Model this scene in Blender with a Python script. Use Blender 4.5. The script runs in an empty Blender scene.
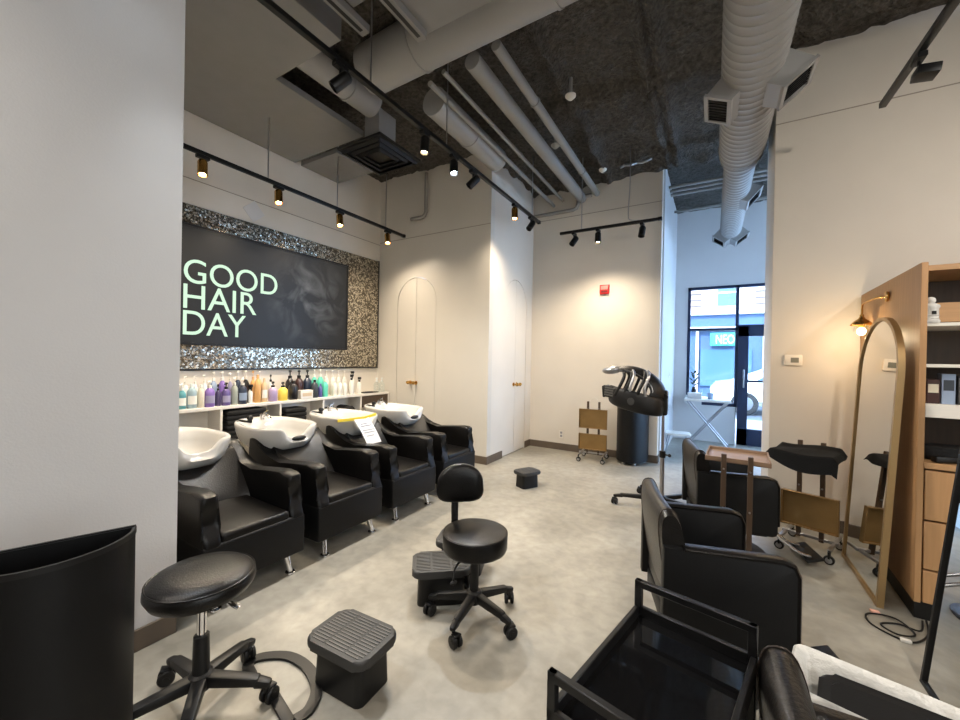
import bpy, bmesh, math, random
from mathutils import Vector, Matrix, noise, Euler
random.seed(11)
SC = bpy.context.scene
COL = SC.collection
PI = math.pi
def R(d): return math.radians(d)
def V(*a): return Vector(a)

# ------------------------------------------------------------------ materials
def lin(c):
    return tuple(((x/255)/12.92 if x/255 <= .04045 else (((x/255)+.055)/1.055)**2.4) for x in c)
def mat(name, rgb, rough=.5, metal=0.0, var=0.0, vscale=8.0, bump=0.0, bscale=40.0, spec=.5, emit=None, estr=0.0, coat=0.0, detail=4.0):
    m = bpy.data.materials.new(name); m.use_nodes = True
    nt = m.node_tree; b = nt.nodes['Principled BSDF']
    c = lin(rgb)
    b.inputs['Base Color'].default_value = (*c, 1)
    b.inputs['Roughness'].default_value = rough
    b.inputs['Metallic'].default_value = metal
    b.inputs['Specular IOR Level'].default_value = spec
    b.inputs['Coat Weight'].default_value = coat
    if emit:
        b.inputs['Emission Color'].default_value = (*lin(emit), 1); b.inputs['Emission Strength'].default_value = estr
    tc = nt.nodes.new('ShaderNodeTexCoord')
    if var > 0:
        n = nt.nodes.new('ShaderNodeTexNoise'); n.inputs['Scale'].default_value = vscale; n.inputs['Detail'].default_value = detail
        nt.links.new(tc.outputs['Object'], n.inputs['Vector'])
        r = nt.nodes.new('ShaderNodeValToRGB')
        r.color_ramp.elements[0].position = .3; r.color_ramp.elements[1].position = .7
        r.color_ramp.elements[0].color = (*[max(0, x*(1-var)) for x in c], 1)
        r.color_ramp.elements[1].color = (*[min(1, x*(1+var)) for x in c], 1)
        nt.links.new(n.outputs['Fac'], r.inputs['Fac']); nt.links.new(r.outputs['Color'], b.inputs['Base Color'])
    if bump > 0:
        n2 = nt.nodes.new('ShaderNodeTexNoise'); n2.inputs['Scale'].default_value = bscale; n2.inputs['Detail'].default_value = 6
        nt.links.new(tc.outputs['Object'], n2.inputs['Vector'])
        bp = nt.nodes.new('ShaderNodeBump'); bp.inputs['Strength'].default_value = bump; bp.inputs['Distance'].default_value = .02
        nt.links.new(n2.outputs['Fac'], bp.inputs['Height']); nt.links.new(bp.outputs['Normal'], b.inputs['Normal'])
    return m
def emat(name, rgb, strength):
    m = bpy.data.materials.new(name); m.use_nodes = True
    nt = m.node_tree; nt.nodes.clear()
    o = nt.nodes.new('ShaderNodeOutputMaterial'); e = nt.nodes.new('ShaderNodeEmission')
    e.inputs['Color'].default_value = (*lin(rgb), 1); e.inputs['Strength'].default_value = strength
    nt.links.new(e.outputs[0], o.inputs['Surface']); return m
def glassmat(name, tint, gloss=.08):
    m = bpy.data.materials.new(name); m.use_nodes = True
    nt = m.node_tree; nt.nodes.clear()
    o = nt.nodes.new('ShaderNodeOutputMaterial'); t = nt.nodes.new('ShaderNodeBsdfTransparent'); g = nt.nodes.new('ShaderNodeBsdfGlossy')
    t.inputs['Color'].default_value = (*tint, 1); g.inputs['Roughness'].default_value = .02
    mx = nt.nodes.new('ShaderNodeMixShader'); mx.inputs[0].default_value = gloss
    nt.links.new(t.outputs[0], mx.inputs[1]); nt.links.new(g.outputs[0], mx.inputs[2]); nt.links.new(mx.outputs[0], o.inputs['Surface'])
    return m
def woodmat(name, rgb, rough=.5, stretch=(1, 1, .08), dark=.75):
    m = mat(name, rgb, rough); nt = m.node_tree; b = nt.nodes['Principled BSDF']
    tc = nt.nodes.new('ShaderNodeTexCoord'); mp = nt.nodes.new('ShaderNodeMapping'); mp.inputs['Scale'].default_value = stretch
    n = nt.nodes.new('ShaderNodeTexNoise'); n.inputs['Scale'].default_value = 60; n.inputs['Detail'].default_value = 5
    r = nt.nodes.new('ShaderNodeValToRGB'); c = lin(rgb)
    r.color_ramp.elements[0].position = .3; r.color_ramp.elements[1].position = .7
    r.color_ramp.elements[0].color = (*[x*dark for x in c], 1); r.color_ramp.elements[1].color = (*c, 1)
    nt.links.new(tc.outputs['Object'], mp.inputs['Vector']); nt.links.new(mp.outputs[0], n.inputs['Vector'])
    nt.links.new(n.outputs['Fac'], r.inputs['Fac']); nt.links.new(r.outputs['Color'], b.inputs['Base Color'])
    return m

M = {}
M['wall'] = mat('painted_wall', (212, 205, 194), .55, var=.025, vscale=2.5, bump=.05, bscale=120)
M['wall_cool'] = mat('painted_wall_cool_lit', (205, 203, 202), .55, var=.02, vscale=2.5, bump=.05, bscale=120)  # same wall paint, with the cooler light put into its colour
M['wall_satin'] = mat('painted_panel_satin', (202, 197, 188), .3, var=.02, vscale=2.5)
M['seam'] = mat('panel_joint', (150, 142, 130), .6)
M['base'] = mat('baseboard_brown', (92, 80, 68), .55, var=.08)
M['ceil'] = mat('sprayed_ceiling', (86, 81, 74), .9, var=.5, vscale=26, bump=1.0, bscale=48, detail=6)
for n_ in M['ceil'].node_tree.nodes:
    if n_.type == 'BUMP': n_.inputs['Distance'].default_value = .07
M['soffit'] = mat('soffit_grey', (128, 126, 124), .6, var=.03)
M['duct'] = mat('duct_grey_paint', (150, 149, 147), .5)
M['pipe'] = mat('pipe_grey_paint', (140, 137, 132), .5)
M['black_metal'] = mat('black_metal', (13, 13, 14), .4, spec=.35)
M['black_plastic'] = mat('black_plastic', (15, 15, 16), .45, spec=.35)
M['grey_plastic'] = mat('dark_grey_plastic', (46, 46, 46), .55, bump=.1, bscale=200)
M['ridge'] = mat('ridge_grey_plastic', (80, 79, 77), .6)
M['leather'] = mat('black_leather', (9, 8, 8), .33, bump=.12, bscale=160, var=.15, vscale=20, spec=.27)
M['leather_flat'] = mat('black_vinyl_panel', (7, 7, 8), .5, bump=.05, bscale=220, spec=.25)
M['leather_worn'] = mat('worn_black_leather', (15, 13, 12), .34, bump=.12, bscale=120, var=.4, vscale=9, spec=.4)
M['piping'] = mat('stitched_seam', (46, 36, 29), .5)
M['chrome'] = mat('chrome', (225, 225, 228), .12, 1.0)
M['steel'] = mat('brushed_steel', (175, 175, 178), .3, 1.0)
M['ceramic'] = mat('white_ceramic', (196, 194, 190), .14, coat=.2)
M['gold'] = mat('brushed_gold', (156, 126, 82), .36, .85, var=.12, vscale=6)
M['goldframe'] = mat('antique_gold_frame', (168, 140, 98), .35, .7)
M['brass'] = mat('brass', (205, 160, 90), .25, 1.0)
M['mirror'] = mat('mirror_glass', (232, 232, 230), .015, 1.0)
M['white'] = mat('white_laminate', (222, 217, 208), .4)
M['darkwood'] = woodmat('dark_wood', (72, 56, 42), .45)
M['oak'] = woodmat('oak_veneer', (180, 138, 94), .5, (1, 1, .06), .84)
M['oak_h'] = woodmat('oak_veneer_cross', (176, 136, 94), .5, (.06, 1, 1), .86)
M['tray_wood'] = woodmat('tray_wood', (140, 114, 92), .45, (.1, 1, 1), .8)
M['paper'] = mat('white_paper', (238, 236, 236), .7)
M['ink'] = mat('grey_ink', (140, 140, 145), .7)
M['tape'] = mat('yellow_tape', (235, 210, 60), .5)
M['towel'] = mat('black_cloth', (14, 14, 15), .9, bump=.3, bscale=150)
M['red'] = mat('alarm_red', (185, 30, 32), .4)
M['frame_blue'] = mat('window_frame_hazed', (30, 44, 72), .35)  # blue haze over the frames is put into this dark colour
M['film'] = mat('bin_liner_film', (196, 194, 188), .3, bump=.9, bscale=14)
M['clearglass'] = glassmat('clear_glass', (.93, .97, .98), .07)
M['tintglass'] = glassmat('added_warm_tint_glass', (.94, .79, .64), .06)  # tint added to warm the daylight through the added side window
M['clearplastic'] = mat('clear_plastic', (222, 228, 228), .15, spec=.6)
M['screen'] = None
M['bulb_warm'] = emat('lamp_bulb_warm', (255, 222, 170), 60)
M['bulb_cool'] = emat('lamp_bulb_cool', (225, 238, 255), 60)

# concrete floor
def floor_mat():
    m = mat('polished_concrete', (168, 158, 143), .38); nt = m.node_tree; b = nt.nodes['Principled BSDF']
    tc = nt.nodes.new('ShaderNodeTexCoord')
    def nz(s, d, dist=0):
        n = nt.nodes.new('ShaderNodeTexNoise'); n.inputs['Scale'].default_value = s; n.inputs['Detail'].default_value = d; n.inputs['Distortion'].default_value = dist
        nt.links.new(tc.outputs['Object'], n.inputs['Vector']); return n
    a = nz(1.3, 8, .6); c = nz(14, 8, .3)
    r = nt.nodes.new('ShaderNodeValToRGB'); r.color_ramp.elements[0].position = .32; r.color_ramp.elements[1].position = .68
    r.color_ramp.elements[0].color = (*lin((130, 126, 116)), 1); r.color_ramp.elements[1].color = (*lin((168, 163, 151)), 1)
    r2 = nt.nodes.new('ShaderNodeValToRGB'); r2.color_ramp.elements[0].position = .3; r2.color_ramp.elements[1].position = .65
    r2.color_ramp.elements[0].color = (.72, .72, .72, 1); r2.color_ramp.elements[1].color = (1, 1, 1, 1)
    nt.links.new(a.outputs['Fac'], r.inputs['Fac']); nt.links.new(c.outputs['Fac'], r2.inputs['Fac'])
    mx = nt.nodes.new('ShaderNodeMix'); mx.data_type = 'RGBA'; mx.blend_type = 'MULTIPLY'; mx.inputs[0].default_value = .8
    nt.links.new(r.outputs['Color'], mx.inputs[6]); nt.links.new(r2.outputs['Color'], mx.inputs[7])
    nt.links.new(mx.outputs[2], b.inputs['Base Color'])
    rr = nt.nodes.new('ShaderNodeMapRange'); rr.inputs[3].default_value = .3; rr.inputs[4].default_value = .55
    nt.links.new(a.outputs['Fac'], rr.inputs[0]); nt.links.new(rr.outputs[0], b.inputs['Roughness'])
    return m
M['floor'] = floor_mat()

# mirror-mosaic panel behind the basins: small tilted cells
def mosaic_mat():
    m = mat('mirror_mosaic', (120, 110, 95), .24, .75); nt = m.node_tree; b = nt.nodes['Principled BSDF']
    tc = nt.nodes.new('ShaderNodeTexCoord')
    v = nt.nodes.new('ShaderNodeTexVoronoi'); v.inputs['Scale'].default_value = 66
    nt.links.new(tc.outputs['Object'], v.inputs['Vector'])
    r = nt.nodes.new('ShaderNodeValToRGB'); e = r.color_ramp.elements
    e[0].position = .15; e[0].color = (*lin((84, 77, 66)), 1); e[1].position = .85; e[1].color = (*lin((205, 196, 178)), 1)
    k = r.color_ramp.elements.new(.55); k.color = (*lin((122, 114, 100)), 1)
    sep = nt.nodes.new('ShaderNodeSeparateColor'); nt.links.new(v.outputs['Color'], sep.inputs[0])
    nt.links.new(sep.outputs[0], r.inputs['Fac']); nt.links.new(r.outputs['Color'], b.inputs['Base Color'])
    sub = nt.nodes.new('ShaderNodeVectorMath'); sub.operation = 'SUBTRACT'; sub.inputs[1].default_value = (.5, .5, .5)
    sc = nt.nodes.new('ShaderNodeVectorMath'); sc.operation = 'SCALE'; sc.inputs['Scale'].default_value = .22
    ad = nt.nodes.new('ShaderNodeVectorMath'); ad.operation = 'ADD'
    nm = nt.nodes.new('ShaderNodeVectorMath'); nm.operation = 'NORMALIZE'
    g = nt.nodes.new('ShaderNodeNewGeometry')
    nt.links.new(v.outputs['Color'], sub.inputs[0]); nt.links.new(sub.outputs[0], sc.inputs[0])
    nt.links.new(sc.outputs[0], ad.inputs[0]); nt.links.new(g.outputs['Normal'], ad.inputs[1]); nt.links.new(ad.outputs[0], nm.inputs[0])
    nt.links.new(nm.outputs[0], b.inputs['Normal'])
    return m
M['mosaic'] = mosaic_mat()

def screen_mat():          # a switched-on display: near-black picture with a faint smoky figure on its right half
    m = mat('display_screen', (10, 10, 10), .4, spec=.3); nt = m.node_tree; b = nt.nodes['Principled BSDF']
    tc = nt.nodes.new('ShaderNodeTexCoord'); n = nt.nodes.new('ShaderNodeTexNoise'); n.inputs['Scale'].default_value = 3.2; n.inputs['Detail'].default_value = 7; n.inputs['Distortion'].default_value = 1.2
    nt.links.new(tc.outputs['Object'], n.inputs['Vector'])
    sp = nt.nodes.new('ShaderNodeSeparateXYZ'); nt.links.new(tc.outputs['Object'], sp.inputs[0])
    d = nt.nodes.new('ShaderNodeVectorMath'); d.operation = 'DISTANCE'; d.inputs[1].default_value = (.03, .45, .02)
    nt.links.new(tc.outputs['Object'], d.inputs[0])
    mr = nt.nodes.new('ShaderNodeMapRange'); mr.inputs[1].default_value = .1; mr.inputs[2].default_value = .62; mr.inputs[3].default_value = 1; mr.inputs[4].default_value = 0
    nt.links.new(d.outputs['Value'], mr.inputs[0])
    r = nt.nodes.new('ShaderNodeMapRange'); r.inputs[1].default_value = .45; r.inputs[2].default_value = .75; r.inputs[3].default_value = 0; r.inputs[4].default_value = .13
    nt.links.new(n.outputs['Fac'], r.inputs[0])
    mu = nt.nodes.new('ShaderNodeMath'); mu.operation = 'MULTIPLY'; nt.links.new(mr.outputs[0], mu.inputs[0]); nt.links.new(r.outputs[0], mu.inputs[1])
    ad = nt.nodes.new('ShaderNodeMath'); ad.operation = 'ADD'; ad.inputs[1].default_value = .012; nt.links.new(mu.outputs[0], ad.inputs[0])
    b.inputs['Emission Color'].default_value = (1, .98, .95, 1); nt.links.new(ad.outputs[0], b.inputs['Emission Strength'])
    return m
M['screen'] = screen_mat()
M['letters'] = emat('lit_lettering', (216, 250, 218), .95)

# ------------------------------------------------------------------ mesh builder
class MB:
    def __init__(s): s.bm = bmesh.new()
    def box(s, lo, hi, bev=0, seg=2, rot=None, piv=None):
        lo = Vector(lo); hi = Vector(hi); c = (lo+hi)/2; d = hi-lo
        r = bmesh.ops.create_cube(s.bm, size=1); vs = r['verts']
        for v in vs: v.co = Vector((v.co.x*d.x, v.co.y*d.y, v.co.z*d.z))
        if bev > 0:
            es = list({e for v in vs for e in v.link_edges})
            bb = bmesh.ops.bevel(s.bm, geom=es, offset=min(bev, .49*min(d)), segments=seg, profile=.5, affect='EDGES')
            vs = list({v for f in bb['faces'] for v in f.verts} | {v for v in vs if v.is_valid})
        m = Matrix.Translation(c)
        if rot is not None:
            p = Vector(piv) if piv is not None else c
            m = Matrix.Translation(p) @ Euler(rot).to_matrix().to_4x4() @ Matrix.Translation(c-p)
        for v in vs: v.co = m @ v.co
        return s
    def cyl(s, a, b, r0, r1=None, n=16, bev=0):
        a = Vector(a); b = Vector(b); r1 = r0 if r1 is None else r1
        q = (b-a).to_track_quat('Z', 'Y'); L = (b-a).length
        prof = [(0, 0), (r0-bev, 0), (r0, bev), (r1, L-bev), (r1-bev, L), (0, L)] if bev else [(0, 0), (r0, 0), (r1, L), (0, L)]
        return s.lathe(prof, Matrix.Translation(a) @ q.to_matrix().to_4x4(), n)
    def lathe(s, prof, m=None, n=24, arc=2*PI):
        m = m or Matrix(); full = abs(arc-2*PI) < 1e-6; rings = []
        for (r, z) in prof:
            if r < 1e-6: rings.append([s.bm.verts.new(m @ Vector((0, 0, z)))])
            else: rings.append([s.bm.verts.new(m @ Vector((r*math.cos(arc*i/n), r*math.sin(arc*i/n), z))) for i in range(n if full else n+1)])
        for A, B in zip(rings, rings[1:]):
            k = n
            for i in range(k):
                j = (i+1) % len(A) if len(A) > 1 else 0; j2 = (i+1) % len(B) if len(B) > 1 else 0
                if len(A) == 1 and len(B) == 1: continue
                if len(A) == 1: s._f([A[0], B[i], B[j2]])
                elif len(B) == 1: s._f([A[i], B[0], A[j]])
                else: s._f([A[i], B[i], B[j2], A[j]])
        return s
    def _f(s, vs):
        try: return s.bm.faces.new(vs)
        except ValueError: return None
    def tube(s, pts, r, n=8, closed=False, smooth_sub=0):
        pts = [Vector(p) for p in pts]
        if smooth_sub: pts = spline(pts, smooth_sub, closed)
        rs = r if isinstance(r, (list, tuple)) else [r]*len(pts)
        if len(rs) != len(pts): rs = [rs[min(len(rs)-1, int(i*len(rs)/len(pts)))] for i in range(len(pts))]
        N = len(pts); rings = []; up = None
        for i, p in enumerate(pts):
            t = (pts[(i+1) % N]-pts[i-1]) if (closed or 0 < i < N-1) else (pts[1]-pts[0] if i == 0 else pts[-1]-pts[-2])
            t.normalize()
            if up is None:
                up = Vector((0, 0, 1)) if abs(t.z) < .9 else Vector((1, 0, 0))
            u = (up - t*up.dot(t)).normalized(); up = u; w = t.cross(u)
            rings.append([s.bm.verts.new(p+rs[i]*(math.cos(2*PI*k/n)*u+math.sin(2*PI*k/n)*w)) for k in range(n)])
        for i in range(N if closed else N-1):
            A = rings[i]; B = rings[(i+1) % N]
            for k in range(n): s._f([A[k], A[(k+1) % n], B[(k+1) % n], B[k]])
        if not closed: s._f(rings[0][::-1]); s._f(rings[-1])
        return s
    def sweep(s, pts, sec, closed=False, up=(0, 0, 1)):        # sec: (u, v) outline; u across (right of travel), v along up
        pts = [Vector(p) for p in pts]; N = len(pts); rings = []; up = Vector(up)
        for i, p in enumerate(pts):
            t = (pts[(i+1) % N]-pts[i-1]) if (closed or 0 < i < N-1) else (pts[1]-pts[0] if i == 0 else pts[-1]-pts[-2])
            t.normalize(); u = t.cross(up).normalized(); w = u.cross(t)
            rings.append([s.bm.verts.new(p+a*u+b*w) for a, b in sec])
        n = len(sec)
        for i in range(N if closed else N-1):
            A = rings[i]; B = rings[(i+1) % N]
            for k in range(n): s._f([A[k], A[(k+1) % n], B[(k+1) % n], B[k]])
        if not closed: s._f(rings[0][::-1]); s._f(rings[-1])
        return s
    def prism(s, poly, axis, t0, t1, bev=0, seg=2):            # poly in the plane across axis: x->(y,z) y->(x,z) z->(x,y)
        def P(a, b, t): return {'x': (t, a, b), 'y': (a, t, b), 'z': (a, b, t)}[axis]
        A = [s.bm.verts.new(P(a, b, t0)) for a, b in poly]; B = [s.bm.verts.new(P(a, b, t1)) for a, b in poly]
        fa = s.bm.faces.new(A[::-1]); fb = s.bm.faces.new(B); n = len(poly)
        for k in range(n): s._f([A[k], A[(k+1) % n], B[(k+1) % n], B[k]])
        if bev > 0:
            es = list(set(fa.edges) | set(fb.edges))
            bmesh.ops.bevel(s.bm, geom=es, offset=bev, segments=seg, profile=.5, affect='EDGES')
        return s
    def ell(s, c, rad, nu=16, nv=10, rot=None, flat=1.0):
        m = Matrix.Translation(Vector(c)) @ ((Euler(rot).to_matrix().to_4x4()) if rot else Matrix()) @ Matrix.Diagonal((*rad, 1))
        prof = [(math.sin(PI*i/nv), -math.cos(PI*i/nv)) for i in range(nv+1)]; prof[0] = (0, -1); prof[-1] = (0, 1)
        return s.lathe(prof, m, nu)
    def grid(s, f, nu, nv, wu=False, wv=False):
        g = [[s.bm.verts.new(f(i/(nu if wu else nu-1), j/(nv if wv else nv-1))) for j in range(nv)] for i in range(nu)]
        for i in range(nu if wu else nu-1):
            for j in range(nv if wv else nv-1):
                s._f([g[i][j], g[(i+1) % nu][j], g[(i+1) % nu][(j+1) % nv], g[i][(j+1) % nv]])
        return s
    def hexa(s, p0, p1, w0, h0, w1, h1, bev=0):                  # tapered bar
        p0 = Vector(p0); p1 = Vector(p1); t = (p1-p0).normalized(); u = t.cross(V(0, 0, 1)).normalized(); w = u.cross(t)
        a = [s.bm.verts.new(p0+sx*w0/2*u+sz*h0/2*w) for sx, sz in ((-1, -1), (1, -1), (1, 1), (-1, 1))]
        b = [s.bm.verts.new(p1+sx*w1/2*u+sz*h1/2*w) for sx, sz in ((-1, -1), (1, -1), (1, 1), (-1, 1))]
        fs = [s._f(a[::-1]), s._f(b)]+[s._f([a[k], a[(k+1) % 4], b[(k+1) % 4], b[k]]) for k in range(4)]
        if bev: bmesh.ops.bevel(s.bm, geom=list({e for f in fs for e in f.edges}), offset=bev, segments=2, profile=.5, affect='EDGES')
        return s
    def xf(s, m):
        bmesh.ops.transform(s.bm, matrix=m, verts=s.bm.verts); return s
    def build(s, name, m, parent=None, angle=38, flat=False, subsurf=0):
        bmesh.ops.recalc_face_normals(s.bm, faces=s.bm.faces)
        me = bpy.data.meshes.new(name); s.bm.to_mesh(me); s.bm.free()
        if not flat:
            for p in me.polygons: p.use_smooth = True
            me.set_sharp_from_angle(angle=R(angle))
        me.materials.append(M[m] if isinstance(m, str) else m)
        o = bpy.data.objects.new(name, me); COL.objects.link(o)
        if parent is not None: o.parent = parent
        if subsurf:
            k = o.modifiers.new('subdivision', 'SUBSURF'); k.levels = subsurf; k.render_levels = subsurf
        return o
def spline(pts, sub, closed=False):
    out = []; N = len(pts); rng = range(N if closed else N-1)
    g = lambda i: pts[i % N] if closed else pts[max(0, min(N-1, i))]
    for i in rng:
        p0, p1, p2, p3 = g(i-1), g(i), g(i+1), g(i+2)
        for k in range(sub):
            t = k/sub
            out.append(.5*((2*p1)+(p2-p0)*t+(2*p0-5*p1+4*p2-p3)*t*t+(3*p1-p0-3*p2+p3)*t**3))
    if not closed: out.append(pts[-1].copy())
    return out
def spl2(poly, sub):
    return [(p.x, p.y) for p in spline([V(a, b, 0) for a, b in poly], sub, True)]
def rrect(x0, x1, y0, y1, r, n=5):
    out = []
    for cx, cy, a0 in ((x1-r, y1-r, 0), (x0+r, y1-r, 90), (x0+r, y0+r, 180), (x1-r, y0+r, 270)):
        for k in range(n+1):
            a = R(a0+90*k/n); out.append((cx+r*math.cos(a), cy+r*math.sin(a)))
    return out
def thing(name, label, cat, loc=(0, 0, 0), rotz=0, group=None, rot=None):
    o = bpy.data.objects.new(name, None); COL.objects.link(o)
    o.empty_display_size = .05; o.location = loc; o.rotation_euler = rot if rot else (0, 0, rotz)
    o['label'] = label; o['category'] = cat
    if group: o['group'] = group
    return o
def tag(o, label, cat, group=None, kind=None):
    o['label'] = label; o['category'] = cat
    if group: o['group'] = group
    if kind: o['kind'] = kind
    return o
def struct(name, mb, m, **k):
    o = mb.build(name, m, **k); o['kind'] = 'structure'; return o
def dup(o, parent=None):
    c = o.copy(); COL.objects.link(c)
    if parent is not None: c.parent = parent
    for ch in list(o.children): dup(ch, c)
    return c
def place(o, loc, rotz, label, group=None):
    o.location = loc; o.rotation_euler = (0, 0, rotz); o['label'] = label
    if group: o['group'] = group
    return o
def lettering(txt, size, depth=0.002):
    cu = bpy.data.curves.new('lettering', 'FONT'); cu.body = txt; cu.size = size; cu.extrude = depth; cu.resolution_u = 6
    o = bpy.data.objects.new('lettering', cu); COL.objects.link(o)
    dg = bpy.context.evaluated_depsgraph_get()
    me = bpy.data.meshes.new_from_object(o.evaluated_get(dg))
    bpy.data.objects.remove(o); bpy.data.curves.remove(cu)
    return me
def letters_on(name, txt, m, parent, fit, mtx):       # fit = (x0, x1, y0, y1) wanted extent of the letters in their own plane
    me = lettering(txt, 1.0)
    xs = [v.co.x for v in me.vertices]; ys = [v.co.y for v in me.vertices]
    sx = (fit[1]-fit[0])/(max(xs)-min(xs)); sy = (fit[3]-fit[2])/(max(ys)-min(ys)); x0 = min(xs); y0 = min(ys)
    for v in me.vertices: v.co = mtx @ Vector((fit[0]+(v.co.x-x0)*sx, fit[2]+(v.co.y-y0)*sy, v.co.z))
    me.materials.clear(); me.materials.append(M[m])
    o = bpy.data.objects.new(name, me); COL.objects.link(o)
    if parent is not None: o.parent = parent
    return o
WALLX = Matrix(((0, 0, 1, 0), (1, 0, 0, 0), (0, 1, 0, 0), (0, 0, 0, 1)))      # letters on a wall that faces +x
WALLY = Matrix(((1, 0, 0, 0), (0, 0, -1, 0), (0, 1, 0, 0), (0, 0, 0, 1)))     # letters on a wall that faces -y

# ------------------------------------------------------------------ camera
cd = bpy.data.cameras.new('camera'); cam = bpy.data.objects.new('camera', cd); COL.objects.link(cam)
F_PX = 391.2; YAW, PITCH, ROLL = R(30.72), R(-.25), R(1.115); H = 1.35
cd.sensor_width = 36; cd.lens = F_PX/960*36; cd.clip_start = .02; cd.clip_end = 200
fwd = V(-math.sin(YAW)*math.cos(PITCH), math.cos(YAW)*math.cos(PITCH), math.sin(PITCH)); rt = V(math.cos(YAW), math.sin(YAW), 0); up = rt.cross(fwd)
r_ = math.cos(ROLL)*rt+math.sin(ROLL)*up; u_ = -math.sin(ROLL)*rt+math.cos(ROLL)*up
cam.matrix_world = Matrix(((r_.x, u_.x, -fwd.x, 0), (r_.y, u_.y, -fwd.y, 0), (r_.z, u_.z, -fwd.z, H), (0, 0, 0, 1)))
SC.camera = cam
SC.view_settings.view_transform = 'Standard'; SC.view_settings.look = 'None'; SC.view_settings.gamma = 1; SC.view_settings.exposure = 0
SC.view_settings.use_curve_mapping = False

# ------------------------------------------------------------------ the room
XS = -4.37; XP = -2.21; YP = .883; YA = 4.32; XC = -2.445; YF = 5.68; XFE = -.61; YT = 4.2; XT = .43; YW = 7.8; ZC = 4.0
struct('floor', MB().box((-5, -4, -.1), (4.2, 8.1, 0)), 'floor', flat=True)
def ceil_z(x, y):
    z = ZC + .05*noise.noise(V(x*1.3, y*1.3, 0)) + .02*noise.noise(V(x*5, y*5, 3)) + .026*noise.noise(V(x*14, y*14, 5))
    for rx in (-1.28, -.56, -.44, .3):
        z -= .10*math.exp(-((x-rx+.02*noise.noise(V(0, y*2, rx)))/.04)**2)*(1 if y < 5.6 else 0)
    for ry in (2.55, 3.88, 3.98, 5.25):
        z -= .09*math.exp(-((y-ry+.03*noise.noise(V(x*2, 0, ry)))/.045)**2)*(1 if x > -1.9 else 0)
    d = math.hypot((x+1.0)/.35, (y-4.9)/.3); z -= .07*math.exp(-(d-1)**2*9)
    if y < YF: 
        e = min(abs(y-YF), abs(x-XC) if y > YA else 9)
        z -= .13*math.exp(-(e/.16)**2)*(.6+.8*abs(noise.noise(V(x*4, y*4, 9))))
    return z
def ceil_f(u, v):
    x = -5+9.2*u; y = -4+12.1*v; return V(x, y, ceil_z(x, y))
cm = MB().grid(ceil_f, 230, 300)
struct('ceiling', cm, 'ceil', angle=180)
# a slab above the sprayed surface closes the room
def arch_wall(axis, c0, c1, t0, t1, cx, hw, spring, top):      # wall with an arched opening; axis 'y' runs along x, axis 'x' runs along y
    mb = MB(); n = 20
    mb.prism([(c0, 0), (cx-hw, 0), (cx-hw, top), (c0, top)], axis, t0, t1)
    mb.prism([(cx+hw, 0), (c1, 0), (c1, top), (cx+hw, top)], axis, t0, t1)
    pts = [(cx+hw*math.cos(PI*k/n), spring+hw*math.sin(PI*k/n)) for k in range(n+1)]
    for (a, b), (c, d) in zip(pts, pts[1:]):
        mb.prism([(c, d), (a, b), (a, top), (c, top)], axis, t0, t1)
    bmesh.ops.remove_doubles(mb.bm, verts=mb.bm.verts, dist=1e-5)
    return mb
def arch_door(name, axis, face, deep, cx, hw, spring, gap):
    root = bpy.data.objects.new(name, None); COL.objects.link(root); root['kind'] = 'structure'
    n = 12; h = hw-gap
    for sgn in (-1, 1):
        pts = [(cx+sgn*gap*.4, .012), (cx+sgn*h, .012), (cx+sgn*h, spring)]
        pts += [(cx+sgn*h*math.cos(PI/2*k/n), spring+h*math.sin(PI/2*k/n)) for k in range(1, n)] + [(cx+sgn*gap*.4, spring+h)]
        MB().prism(pts, axis, face, deep).build('door_leaf', 'wall_satin' if axis == 'y' else 'wall', root, flat=True)
    return root
struct('wall_shampoo', MB().box((XS-.12, -1, 0), (XS, YA+.1, 4.1)), 'wall', flat=True)
struct('wall_pillar', MB().box((XS, -3.5, 0), (XP, YP, 4.1)), 'wall_cool', flat=True)
struct('wall_alcove', arch_wall('y', XS-.1, XC, YA, YA+.1, -3.64, .355, 2.13, 4.1), 'wall_satin', flat=True)
d1 = arch_door('door_1', 'y', YA+.004, YA+.05, -3.64, .355, 2.13, .007)
struct('wall_closet', arch_wall('x', YA+.1, YF+.1, XC, XC-.1, 5.11, .365, 2.12, 4.1), 'wall', flat=True)
d2 = arch_door('door_2', 'x', XC-.004, XC-.05, 5.11, .365, 2.12, .007)
struct('trim_1', MB().box((XC-.6, YA+.12, 0), (XC-.12, YF, 4.0)), 'wall', flat=True)      # dark core behind the doors
struct('wall_fire', MB().box((XC-.1, YF, 0), (XFE, YF+.12, 4.1)), 'wall', flat=True)
struct('wall_entry_left', MB().box((XFE-.13, YF+.12, 0), (XFE+.02, YW, 4.1)), 'wall_cool', flat=True)
WX0, WX1, WZ0, WZ1, DX0, DX1 = -.39, .345, .62, 2.66, .345, 1.28
EX = 4.0
wb = MB().box((XFE-.13, YW, 0), (WX0, YW+.15, 4.1)).box((WX0, YW, 0), (WX1, YW+.15, WZ0)).box((WX0, YW, WZ1), (1.5, YW+.15, 4.1)).box((DX1, YW, 0), (1.5, YW+.15, WZ1)).box((1.5, YW, 0), (EX, YW+.15, .3)).box((1.5, YW, 3.7), (EX, YW+.15, 4.1))
struct('wall_entry', wb, 'wall_cool', flat=True)
struct('wall_entry_right', MB().box((EX, YT+.55, 0), (EX+.12, YW, .3)).box((EX, YT+.55, 3.7), (EX+.12, YW, 4.1)).box((EX, YW-.1, .3), (EX+.12, YW+.15, 3.7)), 'wall_cool', flat=True)
w3 = bpy.data.objects.new('added_window_3', None); COL.objects.link(w3); w3['kind'] = 'structure'  # unseen glazing, added to bring blue daylight into the entry
fr = MB()
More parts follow.
